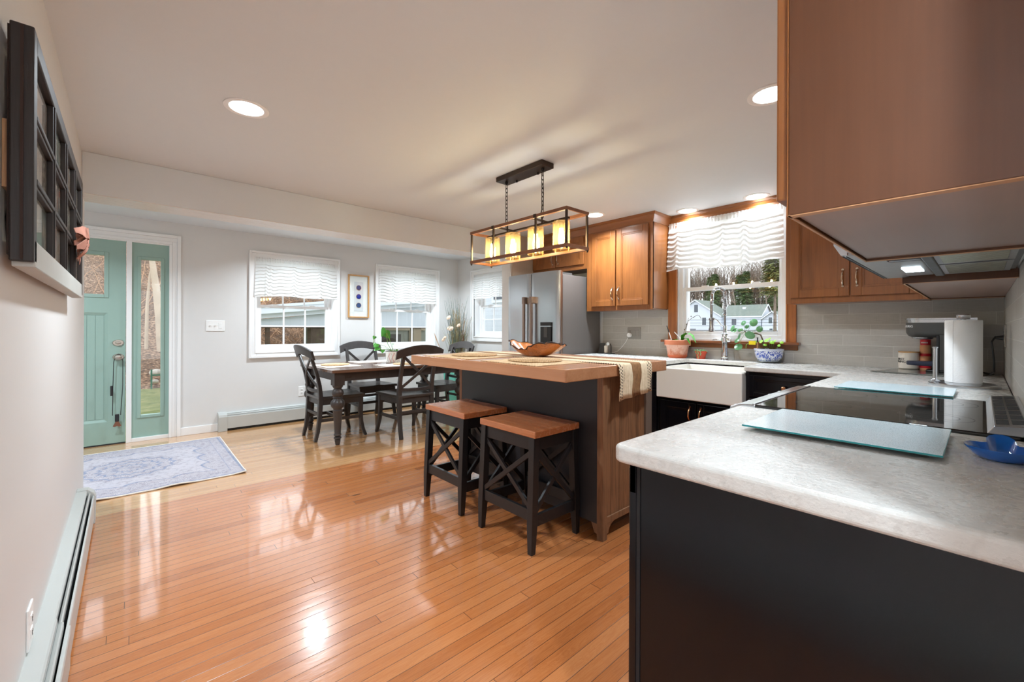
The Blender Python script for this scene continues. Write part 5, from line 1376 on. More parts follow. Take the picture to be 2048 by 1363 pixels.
MB().lathe([(.020, .016), (.020, .022), (.010, .030), (.0085, .034), (.0085, .185), (.0115, .187), (.0115, .193), (.003, .194)], (pc[0], pc[1], ZC), 20).build('tension_post', M['steel'], t, smooth=True)

# ------------------------------------------------------------------ glass boards and spoon rest
def board(label, x0, x1, y0, y1, z):
    t = thing('glass_board', label, 'cutting board', ((x0 + x1) / 2, (y0 + y1) / 2, ZC), None)
    MB().box(x0, x1, y0, y1, z, z + .005).build('frosted_pane', M['glassboard'], t, bevel=.001)
    MB().frame(lambda u, d, zz: (u, zz, d), x0 - .0006, x1 + .0006, y0 - .0006, y1 + .0006, .0012, z + .0006, z + .0044).build('polished_edge', M['glass_edge'], t)
    ft = MB()
    for x in (x0 + .03, x1 - .03):
        for y in (y0 + .03, y1 - .03): ft.lathe([(.008, 0), (.008, z - ZC)], (x, y, ZC), 14)
    ft.build('rubber_foot', M['clear_pl'], t)
board('frosted aqua glass board on the counter end nearest the camera', 1.262, 1.612, .055, .445, ZC + .010)
board('frosted aqua glass board beyond the cooktop', 2.436, 2.77, .078, .462, ZC + .010)
t = thing('spoon_rest', 'cobalt blue glazed ceramic spoon rest at the right edge', 'spoon rest', (1.43, -.03, ZC))
cx, cy = 1.392, -.030
rings = []; n = 48
def sr(f, z, k):
    out = []
    for i in range(n):
        a = 2 * PI * i / n; r = .058 * f
        lobe = .022 * k * math.exp(-(math.atan2(math.sin(a - .04), math.cos(a - .04)) / .34) ** 4)
        pinch = -.020 * k * sum(math.exp(-(math.atan2(math.sin(a - q), math.cos(a - q)) / .20) ** 2) for q in (.68, -.60))
        rr_ = r + (lobe + pinch) * f
        lift = .014 * k * math.exp(-(math.atan2(math.sin(a - .04), math.cos(a - .04)) / .42) ** 2) * f
        out.append((cx + rr_ * math.cos(a), cy + rr_ * math.sin(a), z + lift))
    return out
MB().ring([sr(.02, ZC + .001, 0), sr(.66, ZC + .001, .3), sr(.80, ZC + .008, .6), sr(1.0, ZC + .023, 1), sr(1.0, ZC + .026, 1), sr(.93, ZC + .025, 1), sr(.72, ZC + .012, .7), sr(.45, ZC + .008, .3), sr(.02, ZC + .007, 0)]).build('glazed_dish', M['cobalt'], t, smooth=True, ang=80)

# ------------------------------------------------------------------ on the island
ZI = .986
def runner():
    xs = [2.070, 2.118, 2.200, 2.300, 2.372, 2.426]
    mats = ['openwork', 'runner_cr', 'runner_br', 'runner_cr', 'openwork']; names = ['openwork_border', 'cream_stripe', 'brown_stripe', 'cream_stripe', 'openwork_border']
    t = thing('table_runner', 'cream and brown striped runner along the island top, hanging over its end', 'table runner', (2.25, 1.40, ZI))
    path = [(2.977, .885), (2.976, .93), (2.974, .975), (2.966, .9893), (2.94, .9898), (2.6, .989), (2.2, .989), (1.8, .989), (1.42, .9898), (1.394, .9893), (1.385, .978), (1.383, .93), (1.382, .86), (1.381, .795)]
    dens = []
    for a, b in zip(path, path[1:]):
        k = max(1, int(math.hypot(b[0] - a[0], b[1] - a[1]) / .03))
        for i in range(k): dens.append((a[0] + (b[0] - a[0]) * i / k, a[1] + (b[1] - a[1]) * i / k))
    dens.append(path[-1]); L = len(dens) - 1
    for a, b, m, nm in zip(xs, xs[1:], mats, names):
        def fn(i, j):
            y, z = dens[min(L, int(round(j * L)))]; x = a + (b - a) * i
            drop = max(0, .97 - z) if y < 2 else 0
            x = x + .012 * math.sin(drop * 30 + x * 3) * min(1, drop * 8)
            yy = y + (.006 * math.sin(x * 45) * min(1, drop * 10)); zz = z + (.022 * (x - 2.25) * 3 * min(1, drop * 6) if drop > .1 else 0)
            return (x, yy - (.002 if drop else 0), zz)
        MB().grid(fn, 6, L).build(nm, M[m], t, smooth=True, solid=.003, ang=180)
    fr = MB(); r2 = random.Random(3)
    for k in range(50):
        x = 2.07 + .356 * k / 49; fr.tube([(x, 2.979, .887), (x + r2.uniform(-.004, .004), 2.981, .865), (x + r2.uniform(-.006, .006), 2.979, .845)], .0022, 4)
    fr.build('fringe', M['burlap'], t)
runner()
def placemat(label, cx, cy, w_, d_, z, rot, mat, mname, cat='placemat', fringe=True, seed=1):
    t = thing('placemat', label, cat, (cx, cy, z))
    R = Matrix.Translation((cx, cy, z)) @ Matrix.Rotation(rot, 4, 'Z'); r2 = random.Random(seed)
    MB().grid(lambda i, j: (w_ * (i - .5), d_ * (j - .5), .0022 + .0012 * math.sin(i * 17 + seed) * math.sin(j * 13)), 16, 14).xf(R).build('woven_cloth', mat, t, solid=.0028)
    if fringe:
        for s in (-1, 1):
            f = MB()
            for k in range(34):
                y = d_ * (k / 33 - .5); ln = r2.uniform(.014, .030)
                f.tube([(s * w_ / 2 * .995, y, .0026), (s * (w_ / 2 + ln * .6), y + r2.uniform(-.006, .006), .0026 + r2.uniform(0, .001)), (s * (w_ / 2 + ln), y + r2.uniform(-.008, .008), .0024)], .0022, 4)
            f.xf(R).build('fringe', mat, t)
    return t
def round_mat(label, cx, cy, r, z, mat):
    mb = MB(); k = 0; rr_ = r
    mb.lathe([(.001, .001), (r, .001), (r, .004), (.001, .004)], (cx, cy, z), 48)
    while rr_ > .01:
        mb.tube([(cx + rr_ * math.cos(2 * PI * i / 48), cy + rr_ * math.sin(2 * PI * i / 48), z + .0046) for i in range(48)], .0042, 5, closed=True); rr_ -= .0082
    o = mb.build('round_trivet', mat, loc=(cx, cy, z), smooth=True); tag(o, label, 'placemat'); return o
# fringes run toward the seats (local X = world X)
placemat('fringed burlap placemat on the island, nearer the dining table', 1.85, 2.52, .39, .50, ZI, .06, M['burlap'], 'burlap', seed=2)
placemat('fringed burlap placemat on the island, nearer the hanging end of the runner', 1.85, 1.86, .39, .50, ZI, -.03, M['burlap'], 'burlap', seed=4)
round_mat('round jute mat on the burlap placemat nearer the dining table', 1.925, 2.545, .165, ZI + .0052, M['jute'])
round_mat('round jute mat on the burlap placemat nearer the hanging runner end', 1.90, 1.885, .165, ZI + .0052, M['jute'])

# natural-edge bowl
t = thing('wooden_bowl', 'natural-edge wooden bowl on the island runner', 'bowl', (2.19, 2.17, ZI + .004))
bc = (2.215, 2.19); n = 64; zb0 = ZI + .0048
def brim(a):   # rim radius and height around
    ca, sa = math.cos(a), math.sin(a)
    r = .128 + .115 * abs(sa) ** 2.4 + .010 * math.sin(5 * a + 1) + .005 * math.sin(11 * a)
    z = .062 + .040 * abs(sa) ** 2 + .012 * math.sin(3 * a + 2.2) + .022 * max(0, ca) ** 3 + .005 * math.sin(13 * a)
    return r, z
def bring(f, inner):
    out = []
    for i in range(n):
        a = 2 * PI * i / n; r, z = brim(a); e = f ** (1 / 1.9)
        rr_ = .055 + (r - .055) * f; zz = z * (f ** 1.7)
        if inner: rr_ -= .007 * min(1, f + .2); zz += .009 * (1 - f)
        out.append((bc[0] + rr_ * math.cos(a), bc[1] + rr_ * math.sin(a), zb0 + zz))
    return out
fs_ = [0, .1, .22, .35, .5, .65, .8, .92, 1.0]
MB().ring([[(bc[0] + .055 * math.cos(2 * PI * i / n) * .05, bc[1] + .055 * math.sin(2 * PI * i / n) * .05, zb0) for i in range(n)]] + [bring(f, False) for f in fs_] + [bring(f, True) for f in fs_[::-1]] + [[(bc[0] + .003 * math.cos(2 * PI * i / n), bc[1] + .003 * math.sin(2 * PI * i / n), zb0 + .009) for i in range(n)]]).build('turned_body', M['burl'], t, smooth=True, ang=60)
rim = [Vector(p) for p in bring(1.0, False)]
MB().tube([tuple(p + Vector((0, 0, .001 + .002 * math.sin(i * 2.3)))) for i, p in enumerate(rim)], [.0042 + .0018 * math.sin(i * 1.7) for i in range(n)], 6, closed=True).build('bark_rim', M['bark'], t, smooth=True)

# ------------------------------------------------------------------ on the dining table
ZT = .768
placemat('fringed cream placemat at the left end of the dining table', 1.745, 4.87, .34, .50, ZT, .02, M['linen_w'], 'cotton', seed=5)
placemat('fringed cream placemat on the window side of the dining table', 2.33, 5.18, .50, .33, ZT, .0, M['linen_w'], 'cotton', seed=6)
placemat('fringed cream placemat on the kitchen side of the dining table', 2.36, 4.52, .50, .33, ZT, .0, M['linen_w'], 'cotton', seed=7)
placemat('fringed cream placemat at the right end of the dining table', 2.98, 4.87, .34, .46, ZT, .0, M['linen_w'], 'cotton', seed=8)
round_mat('round pale mat on the left-end placemat of the dining table', 1.755, 4.93, .15, ZT + .0052, M['burlap'])
round_mat('round pale mat on the kitchen-side placemat of the dining table', 2.42, 4.53, .14, ZT + .0052, M['burlap'])
t = thing('potted_philodendron', 'leggy green plant in a white pot with red line pattern on the dining table', 'potted plant', (2.425, 4.90, ZT + .004))
pcx, pcy = 2.43, 4.86; zp = ZT + .0008
MB().lathe([(.001, 0), (.080, 0), (.086, .006), (.094, .138), (.094, .142), (.087, .142), (.082, .02)], (pcx, pcy, zp), 40, caps=False).build('white_pot', M['porcelain'], t, smooth=True)
MB().lathe([(.0945, .139), (.0955, .141), (.0955, .146), (.086, .146)], (pcx, pcy, zp), 40, caps=False).build('pot_rim', M['grey_pl'], t, smooth=True)
MB().lathe([(.001, .125), (.089, .123)], (pcx, pcy, zp), 24, caps=False).build('soil', M['soil'], t)
for k, (a0, mt) in enumerate(((-2.55, 'red_label'), (-2.05, 'red_label'), (-2.8, 'stem'), (-2.25, 'stem'), (-1.75, 'stem'), (-1.4, 'stem'))):
    pts = [(pcx + (.0865 + .0075 * z / .138) * math.cos(a0 + .10 * math.sin(z * 60 + k)), pcy + (.0865 + .0075 * z / .138) * math.sin(a0 + .10 * math.sin(z * 60 + k)), zp + z) for z in [.008 + .013 * i for i in range(10)]]
    MB().tube(pts, .0018 if mt == 'red_label' else .0009, 5).build('squiggle_line', M[mt], t)
hl = MB(); sm = MB()
def hleaf(c, tip, r, up, base=(2.43, 4.86, .90)):
    hl = MB(); heart(hl, c, tip, r, up); hl.build('heart_leaf', M['leaf'], t, smooth=True); sm = MB(); b = Vector(base); cc = Vector(c); sm.tube([b, b.lerp(cc, .5) + Vector((0, 0, .02)), cc], .0025, 5).build('leaf_stalk', M['stem_g'], t, smooth=True)
hleaf((2.35, 4.90, 1.17), (2.31, 4.94, 1.085), .055, (-.4, -.8, .3)); hleaf((2.36, 4.90, 1.13), (2.42, 4.93, 1.06), .050, (-.5, -.8, .5))
hleaf((2.25, 4.99, 1.09), (2.23, 4.99, 1.05), .024, (-.4, -.8, .3), (2.22, 4.97, .99)); hleaf((2.26, 4.96, 1.00), (2.22, 4.95, .955), .038, (-.3, -.7, .6)); hleaf((2.28, 4.95, .955), (2.22, 4.95, .915), .034, (-.3, -.6, .8))
hleaf((2.32, 4.92, .925), (2.31, 4.91, .885), .028, (-.5, -.8, .2)); hleaf((2.48, 4.90, .91), (2.50, 4.84, .83), .032, (-.6, -.8, .2)); hleaf((2.52, 4.90, .87), (2.53, 4.85, .80), .026, (-.5, -.8, .1)); hleaf((2.44, 4.92, 1.0), (2.48, 4.93, .995), .024, (-.2, -.3, 1))
sm = MB().tube([(2.42, 4.87, .90), (2.37, 4.89, 1.0), (2.355, 4.90, 1.13)], .004, 6).build('main_stem', M['stem_g'], t, smooth=True)

# ------------------------------------------------------------------ dried grasses in the corner
t = thing('dried_grass_arrangement', 'tall dried grasses and seed pods in a turquoise stand in the far corner', 'dried plant', (3.82, 5.50, 0))
gx, gy = 3.80, 5.46
MB().ring([[(gx - s, gy - s, z), (gx + s, gy - s, z), (gx + s, gy + s, z), (gx - s, gy + s, z)] for s, z in ((.13, 0), (.155, .50), (.16, .52), (.14, .52), (.13, .30))]).build('turquoise_planter', M['teal_metal'], t, bevel=.006)
rg = random.Random(11)
def spray(nm, mat, count, zlo, zhi, spread, r, bias=(0, 0), curl=.06, head=None):
    mb = MB()
    for k in range(count):
        a = rg.uniform(0, 6.28); s = rg.uniform(.2, 1) * spread; h = rg.uniform(zlo, zhi)
        bx, by = gx + rg.uniform(-.07, .07), gy + rg.uniform(-.07, .07)
        ex = min(4.07, bx + s * math.cos(a) + bias[0]); ey = min(5.86, by + s * math.sin(a) + bias[1])
        pts = []
        for i in range(7):
            f = i / 6; pts.append((min(4.08, bx + (ex - bx) * f ** 1.6 + curl * rg.uniform(-.12, .12) * f), min(5.87, by + (ey - by) * f ** 1.6 + curl * rg.uniform(-.12, .12) * f), .45 + (h - .45) * f))
        mb.tube(pts, [r, r, r, r * .9, r * .8, r * .6, r * .3], 4)
        if head:
            p = Vector(pts[-1]); q = Vector(pts[-2]); dlt = (p - q).normalized()
            for m in range(head): 
                c = p - dlt * (m * .016); mb.lathe([(.0005, -.006), (.004, 0), (.0005, .006)], (c.x + rg.uniform(-.006, .006), c.y + rg.uniform(-.006, .006), c.z), 5)
    o = mb.build(nm, mat, t); o['kind'] = 'stuff'; return o
spray('blue_green_grass', plain('grey_green_grass', (96, 112, 104), .9, var=.3), 90, 1.25, 1.70, .22, .003)
spray('golden_reed', plain('golden_reed_straw', (176, 150, 98), .9, var=.25), 60, 1.1, 1.48, .13, .0035, head=5)
spray('olive_grass', plain('olive_dry_grass', (142, 148, 110), .9, var=.3), 80, .95, 1.3, .26, .0026)
spray('brown_reed', plain('brown_reed_straw', (142, 112, 82), .9, var=.25), 26, 1.2, 1.6, .18, .003, head=4)
for k, (x, y, z, r) in enumerate(((3.62, 5.38, 1.19, .030), (3.64, 5.48, 1.36, .028), (3.66, 5.50, 1.20, .026), (3.70, 5.30, 1.24, .024), (3.63, 5.60, 1.02, .026), (3.60, 5.52, 1.05, .022))):
    pd = MB(); leaf_round(pd, (x, y, z), (-.8, -.5, .2), r, .5, 12, 1.4)
    pd.build('seed_pod', plain('pale_seed_pod', (214, 188, 164), .8, var=.15), t, smooth=True)
for nm, pts in (('brown_leaf', [(3.70, 5.30, .62), (3.68, 5.20, .82), (3.67, 5.13, 1.0), (3.67, 5.10, 1.14)]), ('pale_leaf', [(3.70, 5.50, .62), (3.62, 5.66, .86), (3.58, 5.74, 1.05), (3.58, 5.78, 1.12)])):
    lb = MB(); leaf_blade(lb, pts[1:], .014); lb.tube(pts[:3], .003, 5); lb.build(nm, M['twig'] if nm[0] == 'b' else M['twig_pale'], t, smooth=True)

# ------------------------------------------------------------------ framed agates
t = thing('framed_art', 'framed picture of three blue agate slices between the windows', 'picture', (2.416, YB, 1.636))
MB().frame(PB, 2.266, 2.566, 1.336, 1.936, .017, -.026, -.002).build('wood_frame', M['gold_frame'], t, bevel=.002)
MB().pbox(PB, 2.28, 2.552, -.010, -.004, 1.35, 1.922).build('white_mat', M['mat_white'], t)
MB().pbox(PB, 2.352, 2.482, -.0125, -.010, 1.428, 1.838).build('grey_card', M['mat_grey'], t)
MB().pbox(PB, 2.28, 2.552, -.022, -.020, 1.35, 1.922).build('glazing', M['glass'], t)
for z, m in ((1.757, 'agate1'), (1.633, 'agate2'), (1.511, 'agate3')):
    a = MB().lathe([(.034, -.016), (.034, -.0125)], (2.416, YB, z), 32, 'Y').build('agate_slice', M[m], t)
    MB().tube([(2.416 + .0345 * math.cos(2 * PI * i / 32), YB - .015, z + .0345 * math.sin(2 * PI * i / 32)) for i in range(32)], .0022, 6, closed=True).build('gilt_edge', M['gold_rim'], a, smooth=True)

# ------------------------------------------------------------------ old window sash hung as a picture frame
t = thing('sash_picture_frame', 'old dark twelve-pane window sash hung on the left wall', 'picture frame', (-.19, 2.26, 1.62))
FX = lambda u, d, z: (-.165 - d, u, z)          # d positive = toward the wall
mb = MB()
mb.pbox(FX, 1.518, 1.562, 0, .040, 1.345, 1.905); mb.pbox(FX, 2.965, 3.005, 0, .040, 1.345, 1.905); mb.pbox(FX, 1.562, 2.965, 0, .040, 1.858, 1.905)
mb.build('frame', M['sash_dark'], t, bevel=.003)
MB().pbox(FX, 1.530, 1.556, .0385, .0445, 1.36, 1.90).pbox(FX, 1.512, 1.520, .017, .022, 1.35, 1.90).build('side_groove', M['bark'], t)
MB().pbox(FX, 1.535, 3.005, 0, .038, 1.333, 1.400).build('bottom_rail', M['sash_grey'], t, bevel=.003)
cols = [1.562, 1.905, 2.255, 2.61, 2.965]; rows = [1.400, 1.548, 1.703, 1.858]
for u in cols[1:-1]: MB().pbox(FX, u - .016, u + .016, .002, .018, 1.40, 1.858).pbox(FX, u - .007, u + .007, -.002, .004, 1.40, 1.858).build('muntin', M['sash_dark'], t, bevel=.002)
for z in rows[1:-1]: MB().pbox(FX, 1.562, 2.965, .003, .018, z - .014, z + .014).pbox(FX, 1.562, 2.965, -.001, .004, z - .006, z + .006).build('muntin', M['sash_dark'], t, bevel=.002)
for i, (a, b) in enumerate(zip(cols, cols[1:])):
    for j, (c_, d_) in enumerate(zip(rows, rows[1:])):
        MB().pbox(FX, a + .012, b - .012, .0155, .018, c_ + .010, d_ - .010).build('photo_print', M['print%d' % ((i * 2 + j * 3) % 4)], t)
MB().pbox(FX, 1.562, 2.965, .012, .013, 1.40, 1.858).build('glass', M['old_glass'], t)
MB().tube([(-.210, 1.57, 1.52), (-.214, 1.555, 1.45), (-.212, 1.56, 1.38)], .0015, 5).build('hanging_wire', M['chain'], t, smooth=True)
MB().pbox(FX, 1.545, 1.60, .041, .054, 1.52, 1.68).build('hanging_block', M['wedge'], t)
t = thing('ribbon_bow', 'dusty pink ribbon bow pinned to the old sash frame', 'bow', (-.158, 2.55, 1.57))
bw = MB(); rb = random.Random(2)
for k in range(11):
    a = rb.uniform(0, 6.28); L_ = rb.uniform(.06, .11); u0, z0 = 2.56, 1.575
    pts = []
    for i in range(11):
        f = i / 10; pts.append((-.160 + .03 * math.sin(PI * f) + .002 * k % .01, u0 + L_ * 1.3 * f * math.cos(a) + .012 * math.sin(f * 6 + k), z0 + L_ * .75 * f * math.sin(a) - .02 * f * f))
    bw.bar(pts, [.006 + .042 * math.sin(PI * (.06 + .86 * i / 10)) + .004 * math.sin(i * 2.1 + k) for i in range(11)], .0025, (0, -math.sin(a), math.cos(a)))
bw.build('ribbon_loops', M['bow'], t, smooth=True, ang=70)
bw = MB()
for s in (-.4, .5): bw.bar([(-.158, 2.56, 1.57), (-.15, 2.57 + s * .05, 1.53), (-.153, 2.58 + s * .12, 1.47)], [.01, .03, .034], .002, (0, 1, 0))
bw.build('ribbon_tail', M['bow'], t, smooth=True)

# ------------------------------------------------------------------ rug
t = thing('entry_rug', 'faded blue-grey medallion rug in front of the entry door', 'rug', (.02, 4.80, 0))
def rugf(i, j):
    x = -.72 + 1.44 * i + .02; y = 4.80 + (j - .5) * 1.49
    e = .010 * max(0, math.sin(i * 19 + 1)) * math.exp(-(j / .05) ** 2)
    return (x + .02 * (j - .5), y + (.0), .006 + e + .001 * math.sin(i * 7) * math.sin(j * 9))
MB().grid(rugf, 60, 60).build('woven_field', M['rug'], t, smooth=True, solid=.006)
MB().tube([rugf(i / 30, 0) for i in range(31)] + [rugf(1, i / 30) for i in range(1, 31)] + [rugf(1 - i / 30, 1) for i in range(1, 31)] + [rugf(0, 1 - i / 30) for i in range(1, 30)], .0055, 6, closed=True).build('binding', M['rug_back'], t, smooth=True)

# ------------------------------------------------------------------ outdoors
R6 = random.Random(21)
def bumpy(x, y): return .25 * math.sin(x * .9 + y * .6) + .18 * math.sin(x * 2.1 - y * 1.3 + 1) + .10 * math.sin(x * 4.3 + y * 3.7)
structure(MB().box(-16, 12, YB + WT, 14.3, -.5, -.32).build('lawn', M['lawn']), 'spring lawn outside the entry door', 'lawn')
def hz(x, y):
    d = max(0, y - 13.4); return -.45 + .30 * d + (.5 * bumpy(x, y) * min(1, d / 2))
structure(MB().grid(lambda i, j: (-22 + 56 * i, 13.4 + 34 * j, hz(-22 + 56 * i, 13.4 + 34 * j)), 90, 70).build('hillside', M['hill'], smooth=True), 'leaf-littered hillside beyond the lawn', 'hillside')
structure(MB().grid(lambda i, j: (4.6 + 175 * i, -60 + 190 * j, -.6 + 2.4 * max(0, i * 1.15 - .05)), 20, 12).build('yard', M['yard']), 'ground between the house and the far houses', 'ground')
# brush and twigs on the slope
tw = MB(); tw2 = MB()
for k in range(2600):
    x, y = R6.uniform(-3, 8.5), 13.6 + abs(R6.gauss(0, 1)) * 5
    if (x - .62) ** 2 + (y - 17.1) ** 2 < 5.5 or (x - .53) ** 2 + (y - 13.9) ** 2 < 5.5: continue
    z = hz(x, y); a = R6.uniform(0, PI); L_ = R6.uniform(.5, 2.2); el = R6.uniform(.02, 1.1)
    d = Vector((math.cos(a) * math.cos(el), math.sin(a) * math.cos(el), math.sin(el))); p = Vector((x, y, z + R6.uniform(-.05, .1)))
    q = p + d * L_ * .5 + Vector((R6.uniform(-.15, .15), R6.uniform(-.15, .15), R6.uniform(-.05, .2))); e = p + d * L_ + Vector((R6.uniform(-.2, .2), 0, R6.uniform(-.2, .1)))
    (tw if k % 3 else tw2).tube([p, q, e], [.007, .006, .002] if k % 6 else [.018, .014, .006], 4)
bw_ = tag(tw.build('brushwood', M['twig']), 'tangle of bare brush and fallen branches on the slope outside', 'brush', kind='stuff')
tw2.build('dead_branches', M['twig_pale'], bw_)['kind'] = 'stuff'
o = MB().tube([(.80, 17.0, .3), (.74, 17.0, 1.5), (.66, 17.0, 2.4), (.60, 17.0, 2.9), (.56, 17.0, 3.25)], [.12, .11, .095, .085, .075], 10).tube([(.44, 17.3, .5), (.46, 17.3, 1.9), (.52, 17.3, 2.8), (.62, 17.3, 3.4)], [.05, .04, .03, .02], 8).build('dead_tree', M['pale_trunk'], smooth=True)
tag(o, 'pale broken dead trunk seen through the sidelight', 'tree')
for i, (x, y, r) in enumerate(((.545, 14.0, .15), (.515, 13.75, .085))):
    mb = MB().lathe([(.01, -r * .6), (r * .8, -r * .4), (r, 0), (r * .75, r * .45), (.02, r * .6)], (x, y, hz(x, y) + .30 - i * .12), 9)
    o = mb.build('field_stone', M['rock'], loc=(x, y, hz(x, y)), bevel=.02); tag(o, ['larger pale stone at the foot of the slope', 'smaller pale stone below the larger one'][i], 'stone')
o = MB().box(.43, .465, 13.62, 13.65, -.4, .16).box(.465, .68, 13.63, 13.645, .0, .035).build('garden_stake', M['green_post'], loc=(.45, 13.65, -.4)); tag(o, 'green stake with a crossbar at the lawn edge', 'stake')

# bare trees
def bare_tree(seed, h, deep=3):
    r = random.Random(seed); mb = MB()
    def limb(p, d, L_, rad, depth):
        pts = [p]; q = p.copy(); dd = d.copy(); n = 5
        for i in range(n):
            dd = (dd + Vector((r.uniform(-.12, .12), r.uniform(-.12, .12), r.uniform(.0, .16)))).normalized(); q = q + dd * L_ / n; pts.append(q.copy())
        mb.tube(pts, [rad * (1 - .75 * i / n) for i in range(n + 1)], 6 if depth == 0 else 4)
        if depth < deep:
            for k in range((9, 5, 4)[depth]):
                i = r.randint(2 if depth == 0 else 1, n); a = r.uniform(0, 6.28); e = r.uniform(.7, 1.25)
                nd = Vector((math.cos(a) * math.cos(e), math.sin(a) * math.cos(e), math.sin(e)))
                limb(pts[i], nd, L_ * r.uniform(.22, .40), rad * (1 - .75 * i / n) * .6, depth + 1)
    limb(Vector((0, 0, 0)), Vector((0, 0, 1)), h, h * .012, 0); return mb
def evergreen(seed, h, mat, name, label, low=.14):
    r = random.Random(seed); t = thing(name, label, 'tree', (0, 0, 0), None)
    MB().tube([(0, 0, 0), (0, 0, h)], [h * .016, h * .003], 8).build('trunk', M['treebark'], t)
    mb = MB()
    for k in range(int(h * 90)):
        z = h * r.uniform(low, 1) ; rad = h * .20 * (1.06 - z / h) * r.uniform(.3, 1); a = r.uniform(0, 6.28)
        c = Vector((rad * math.cos(a), rad * math.sin(a), z)); out = Vector((math.cos(a), math.sin(a), -.15))
        s = h * .05 * r.uniform(.6, 1.2); side = out.cross(Vector((0, 0, 1))).normalized()
        for m in range(3):
            o = out * s + side * s * r.uniform(-.8, .8) + Vector((0, 0, r.uniform(-.5, .3) * s)); mb.add([c, c + side * s * .25 + o * .5, c + o, c - side * s * .25 + o * .5], [(0, 1, 2, 3)])
    mb.build('needles', mat, t); return t
protos = []
for i, h in enumerate((17, 21, 19)):
    t = thing('bare_tree', ('slim', 'tall', 'spreading')[i] + ' leafless tree standing behind the far white houses', 'tree', (0, 0, 0), 'leafless trees behind the far houses')
    bare_tree(40 + i, h).build('trunk_and_branches', M['treebark'], t); protos.append(t)
k = 0
GZ = lambda x: -.6 + 2.4 * max(0, (x - 4.6) / 175 * 1.15 - .05) - .1
placed = [(132.5 + R6.uniform(-1, 1), 32.5 + 8.2 * k + R6.uniform(-.6, .6)) for k in range(6)]
for i, (x, y) in enumerate(placed):
    if i < 3: protos[i].location = (x, y, GZ(x)); protos[i].rotation_euler = (0, 0, R6.uniform(0, 6)); continue
    dup(protos[i % 3], (x, y, GZ(x)), R6.uniform(0, 6.28))
wd = MB(); shapes = [bare_tree(60 + i, h, 2) for i, h in enumerate((19, 22, 20))]
for k in range(300):
    x = R6.uniform(160, 178); y = x * R6.uniform(.235, .53); s = shapes[k % 3]; a = R6.uniform(0, 6.28); ca, sa = math.cos(a), math.sin(a); z = GZ(x)
    wd.add([(x + p[0] * ca - p[1] * sa, y + p[0] * sa + p[1] * ca, z + p[2]) for p in s.v], s.f)
tag(wd.build('tree_thicket', M['treebark']), 'grey thicket of bare woodland along the skyline behind the far houses', 'woods', kind='stuff')
ev = evergreen(5, 18, M['needle'], 'evergreen_tree', 'dark green evergreen behind the far houses'); ev['group'] = 'evergreens behind the far houses'
spots = [(143, 40), (143, 49.5), (143, 59), (151.5, 36), (151.5, 45), (151.5, 54.5), (151.5, 64)]
ev.location = (spots[0][0], spots[0][1], GZ(143))
for x, y in spots[1:]: dup(ev, (x, y, GZ(x)), R6.uniform(0, 6))
ev2 = evergreen(9, 13.5, M['needle2'], 'evergreen_tree', 'olive green evergreen nearest the sink window, upper right', .42); ev2.location = (62, 62 * .290, GZ(62))
# hillside trees seen through the dining windows
for i in range(3):
    t = thing('bare_tree', ('slim', 'tall', 'spreading')[i] + ' leafless tree on the hillside behind the house', 'tree', (0, 0, 0), 'leafless trees on the hillside')
    c = protos[i].children[0].copy(); C.objects.link(c); c.parent = t; c.scale = (.7, .7, .7)
    for q in range(3):
        k = q * 3 + i; x, y = -2.5 + 3.6 * k, (27, 36)[k % 2] + R6.uniform(-1, 1)
        if q == 0: t.location = (x, y, hz(x, y) - .3)
        else: dup(t, (x, y, hz(x, y) - .3), R6.uniform(0, 6))

# far houses
def house(name, label, x, y0, y1, zb, ze, ridge_axis, zr, depth, wins, over=.35, root=None):
    """ridge_axis 'X': gable faces the camera; 'Y': eave side faces the camera"""
    t = root or thing(name, label, 'house', (x, (y0 + y1) / 2, zb)); ym = (y0 + y1) / 2
    if ridge_axis == 'X':
        MB().prism([(y0, zb), (y1, zb), (y1, ze), (ym, zr), (y0, ze)], 'X', x, x + depth).build('walls', M['clap_far'], t)
        sl = (zr - ze) / (ym - y0)
        for s in (-1, 1):
            ye = ym + s * (ym - y0 + over); zz = ze - sl * over
            MB().prism([(ym, zr), (ye, zz), (ye, zz + .28), (ym, zr + .30)], 'X', x - .5, x + depth + .4).build('roof_slope', M['shingle'], t)
            MB().prism([(ym, zr - .02), (ye, zz - .02), (ye, zz + .22), (ym, zr + .24)], 'X', x - .62, x - .5).build('rake_board', M['fascia'], t)
    else:
        xm = x + depth / 2
        MB().prism([(x, zb), (x + depth, zb), (x + depth, ze), (xm, zr), (x, ze)], 'Y', y0, y1).build('walls', M['clap_far'], t)
        sl = (zr - ze) / (depth / 2)
        for s in (-1, 1):
            xe = xm + s * (depth / 2 + over); zz = ze - sl * over
            MB().prism([(xm, zr), (xe, zz), (xe, zz + .26), (xm, zr + .28)], 'Y', y0 - .4, y1 + .4).build('roof_slope', M['shingle'], t)
        MB().box(x - over - .05, x - over + .12, y0 - .4, y1 + .4, ze - sl * over - .1, ze - sl * over + .2).build('gutter', M['fascia'], t)
        for ye in (y0 - .42, y1 + .3):
            MB().prism([(x - over, ze - sl * over), (xm, zr), (x + depth + over, ze - sl * over), (x + depth + over, ze - sl * over + .3), (xm, zr + .34), (x - over, ze - sl * over + .3)], 'Y', ye, ye + .12).build('rake_board', M['fascia'], t)
    for (a, b, c, d) in wins:
        f = MB().box(x - .08, x + .02, a - .12, b + .12, c - .12, d + .12).build('window_trim', M['fascia'], t)
        MB().box(x - .10, x - .07, a, b, c, d).box(x - .11, x - .09, a, b, (c + d) / 2 - .05, (c + d) / 2 + .05).build('pane', M['dark_pane'], f)
    return t
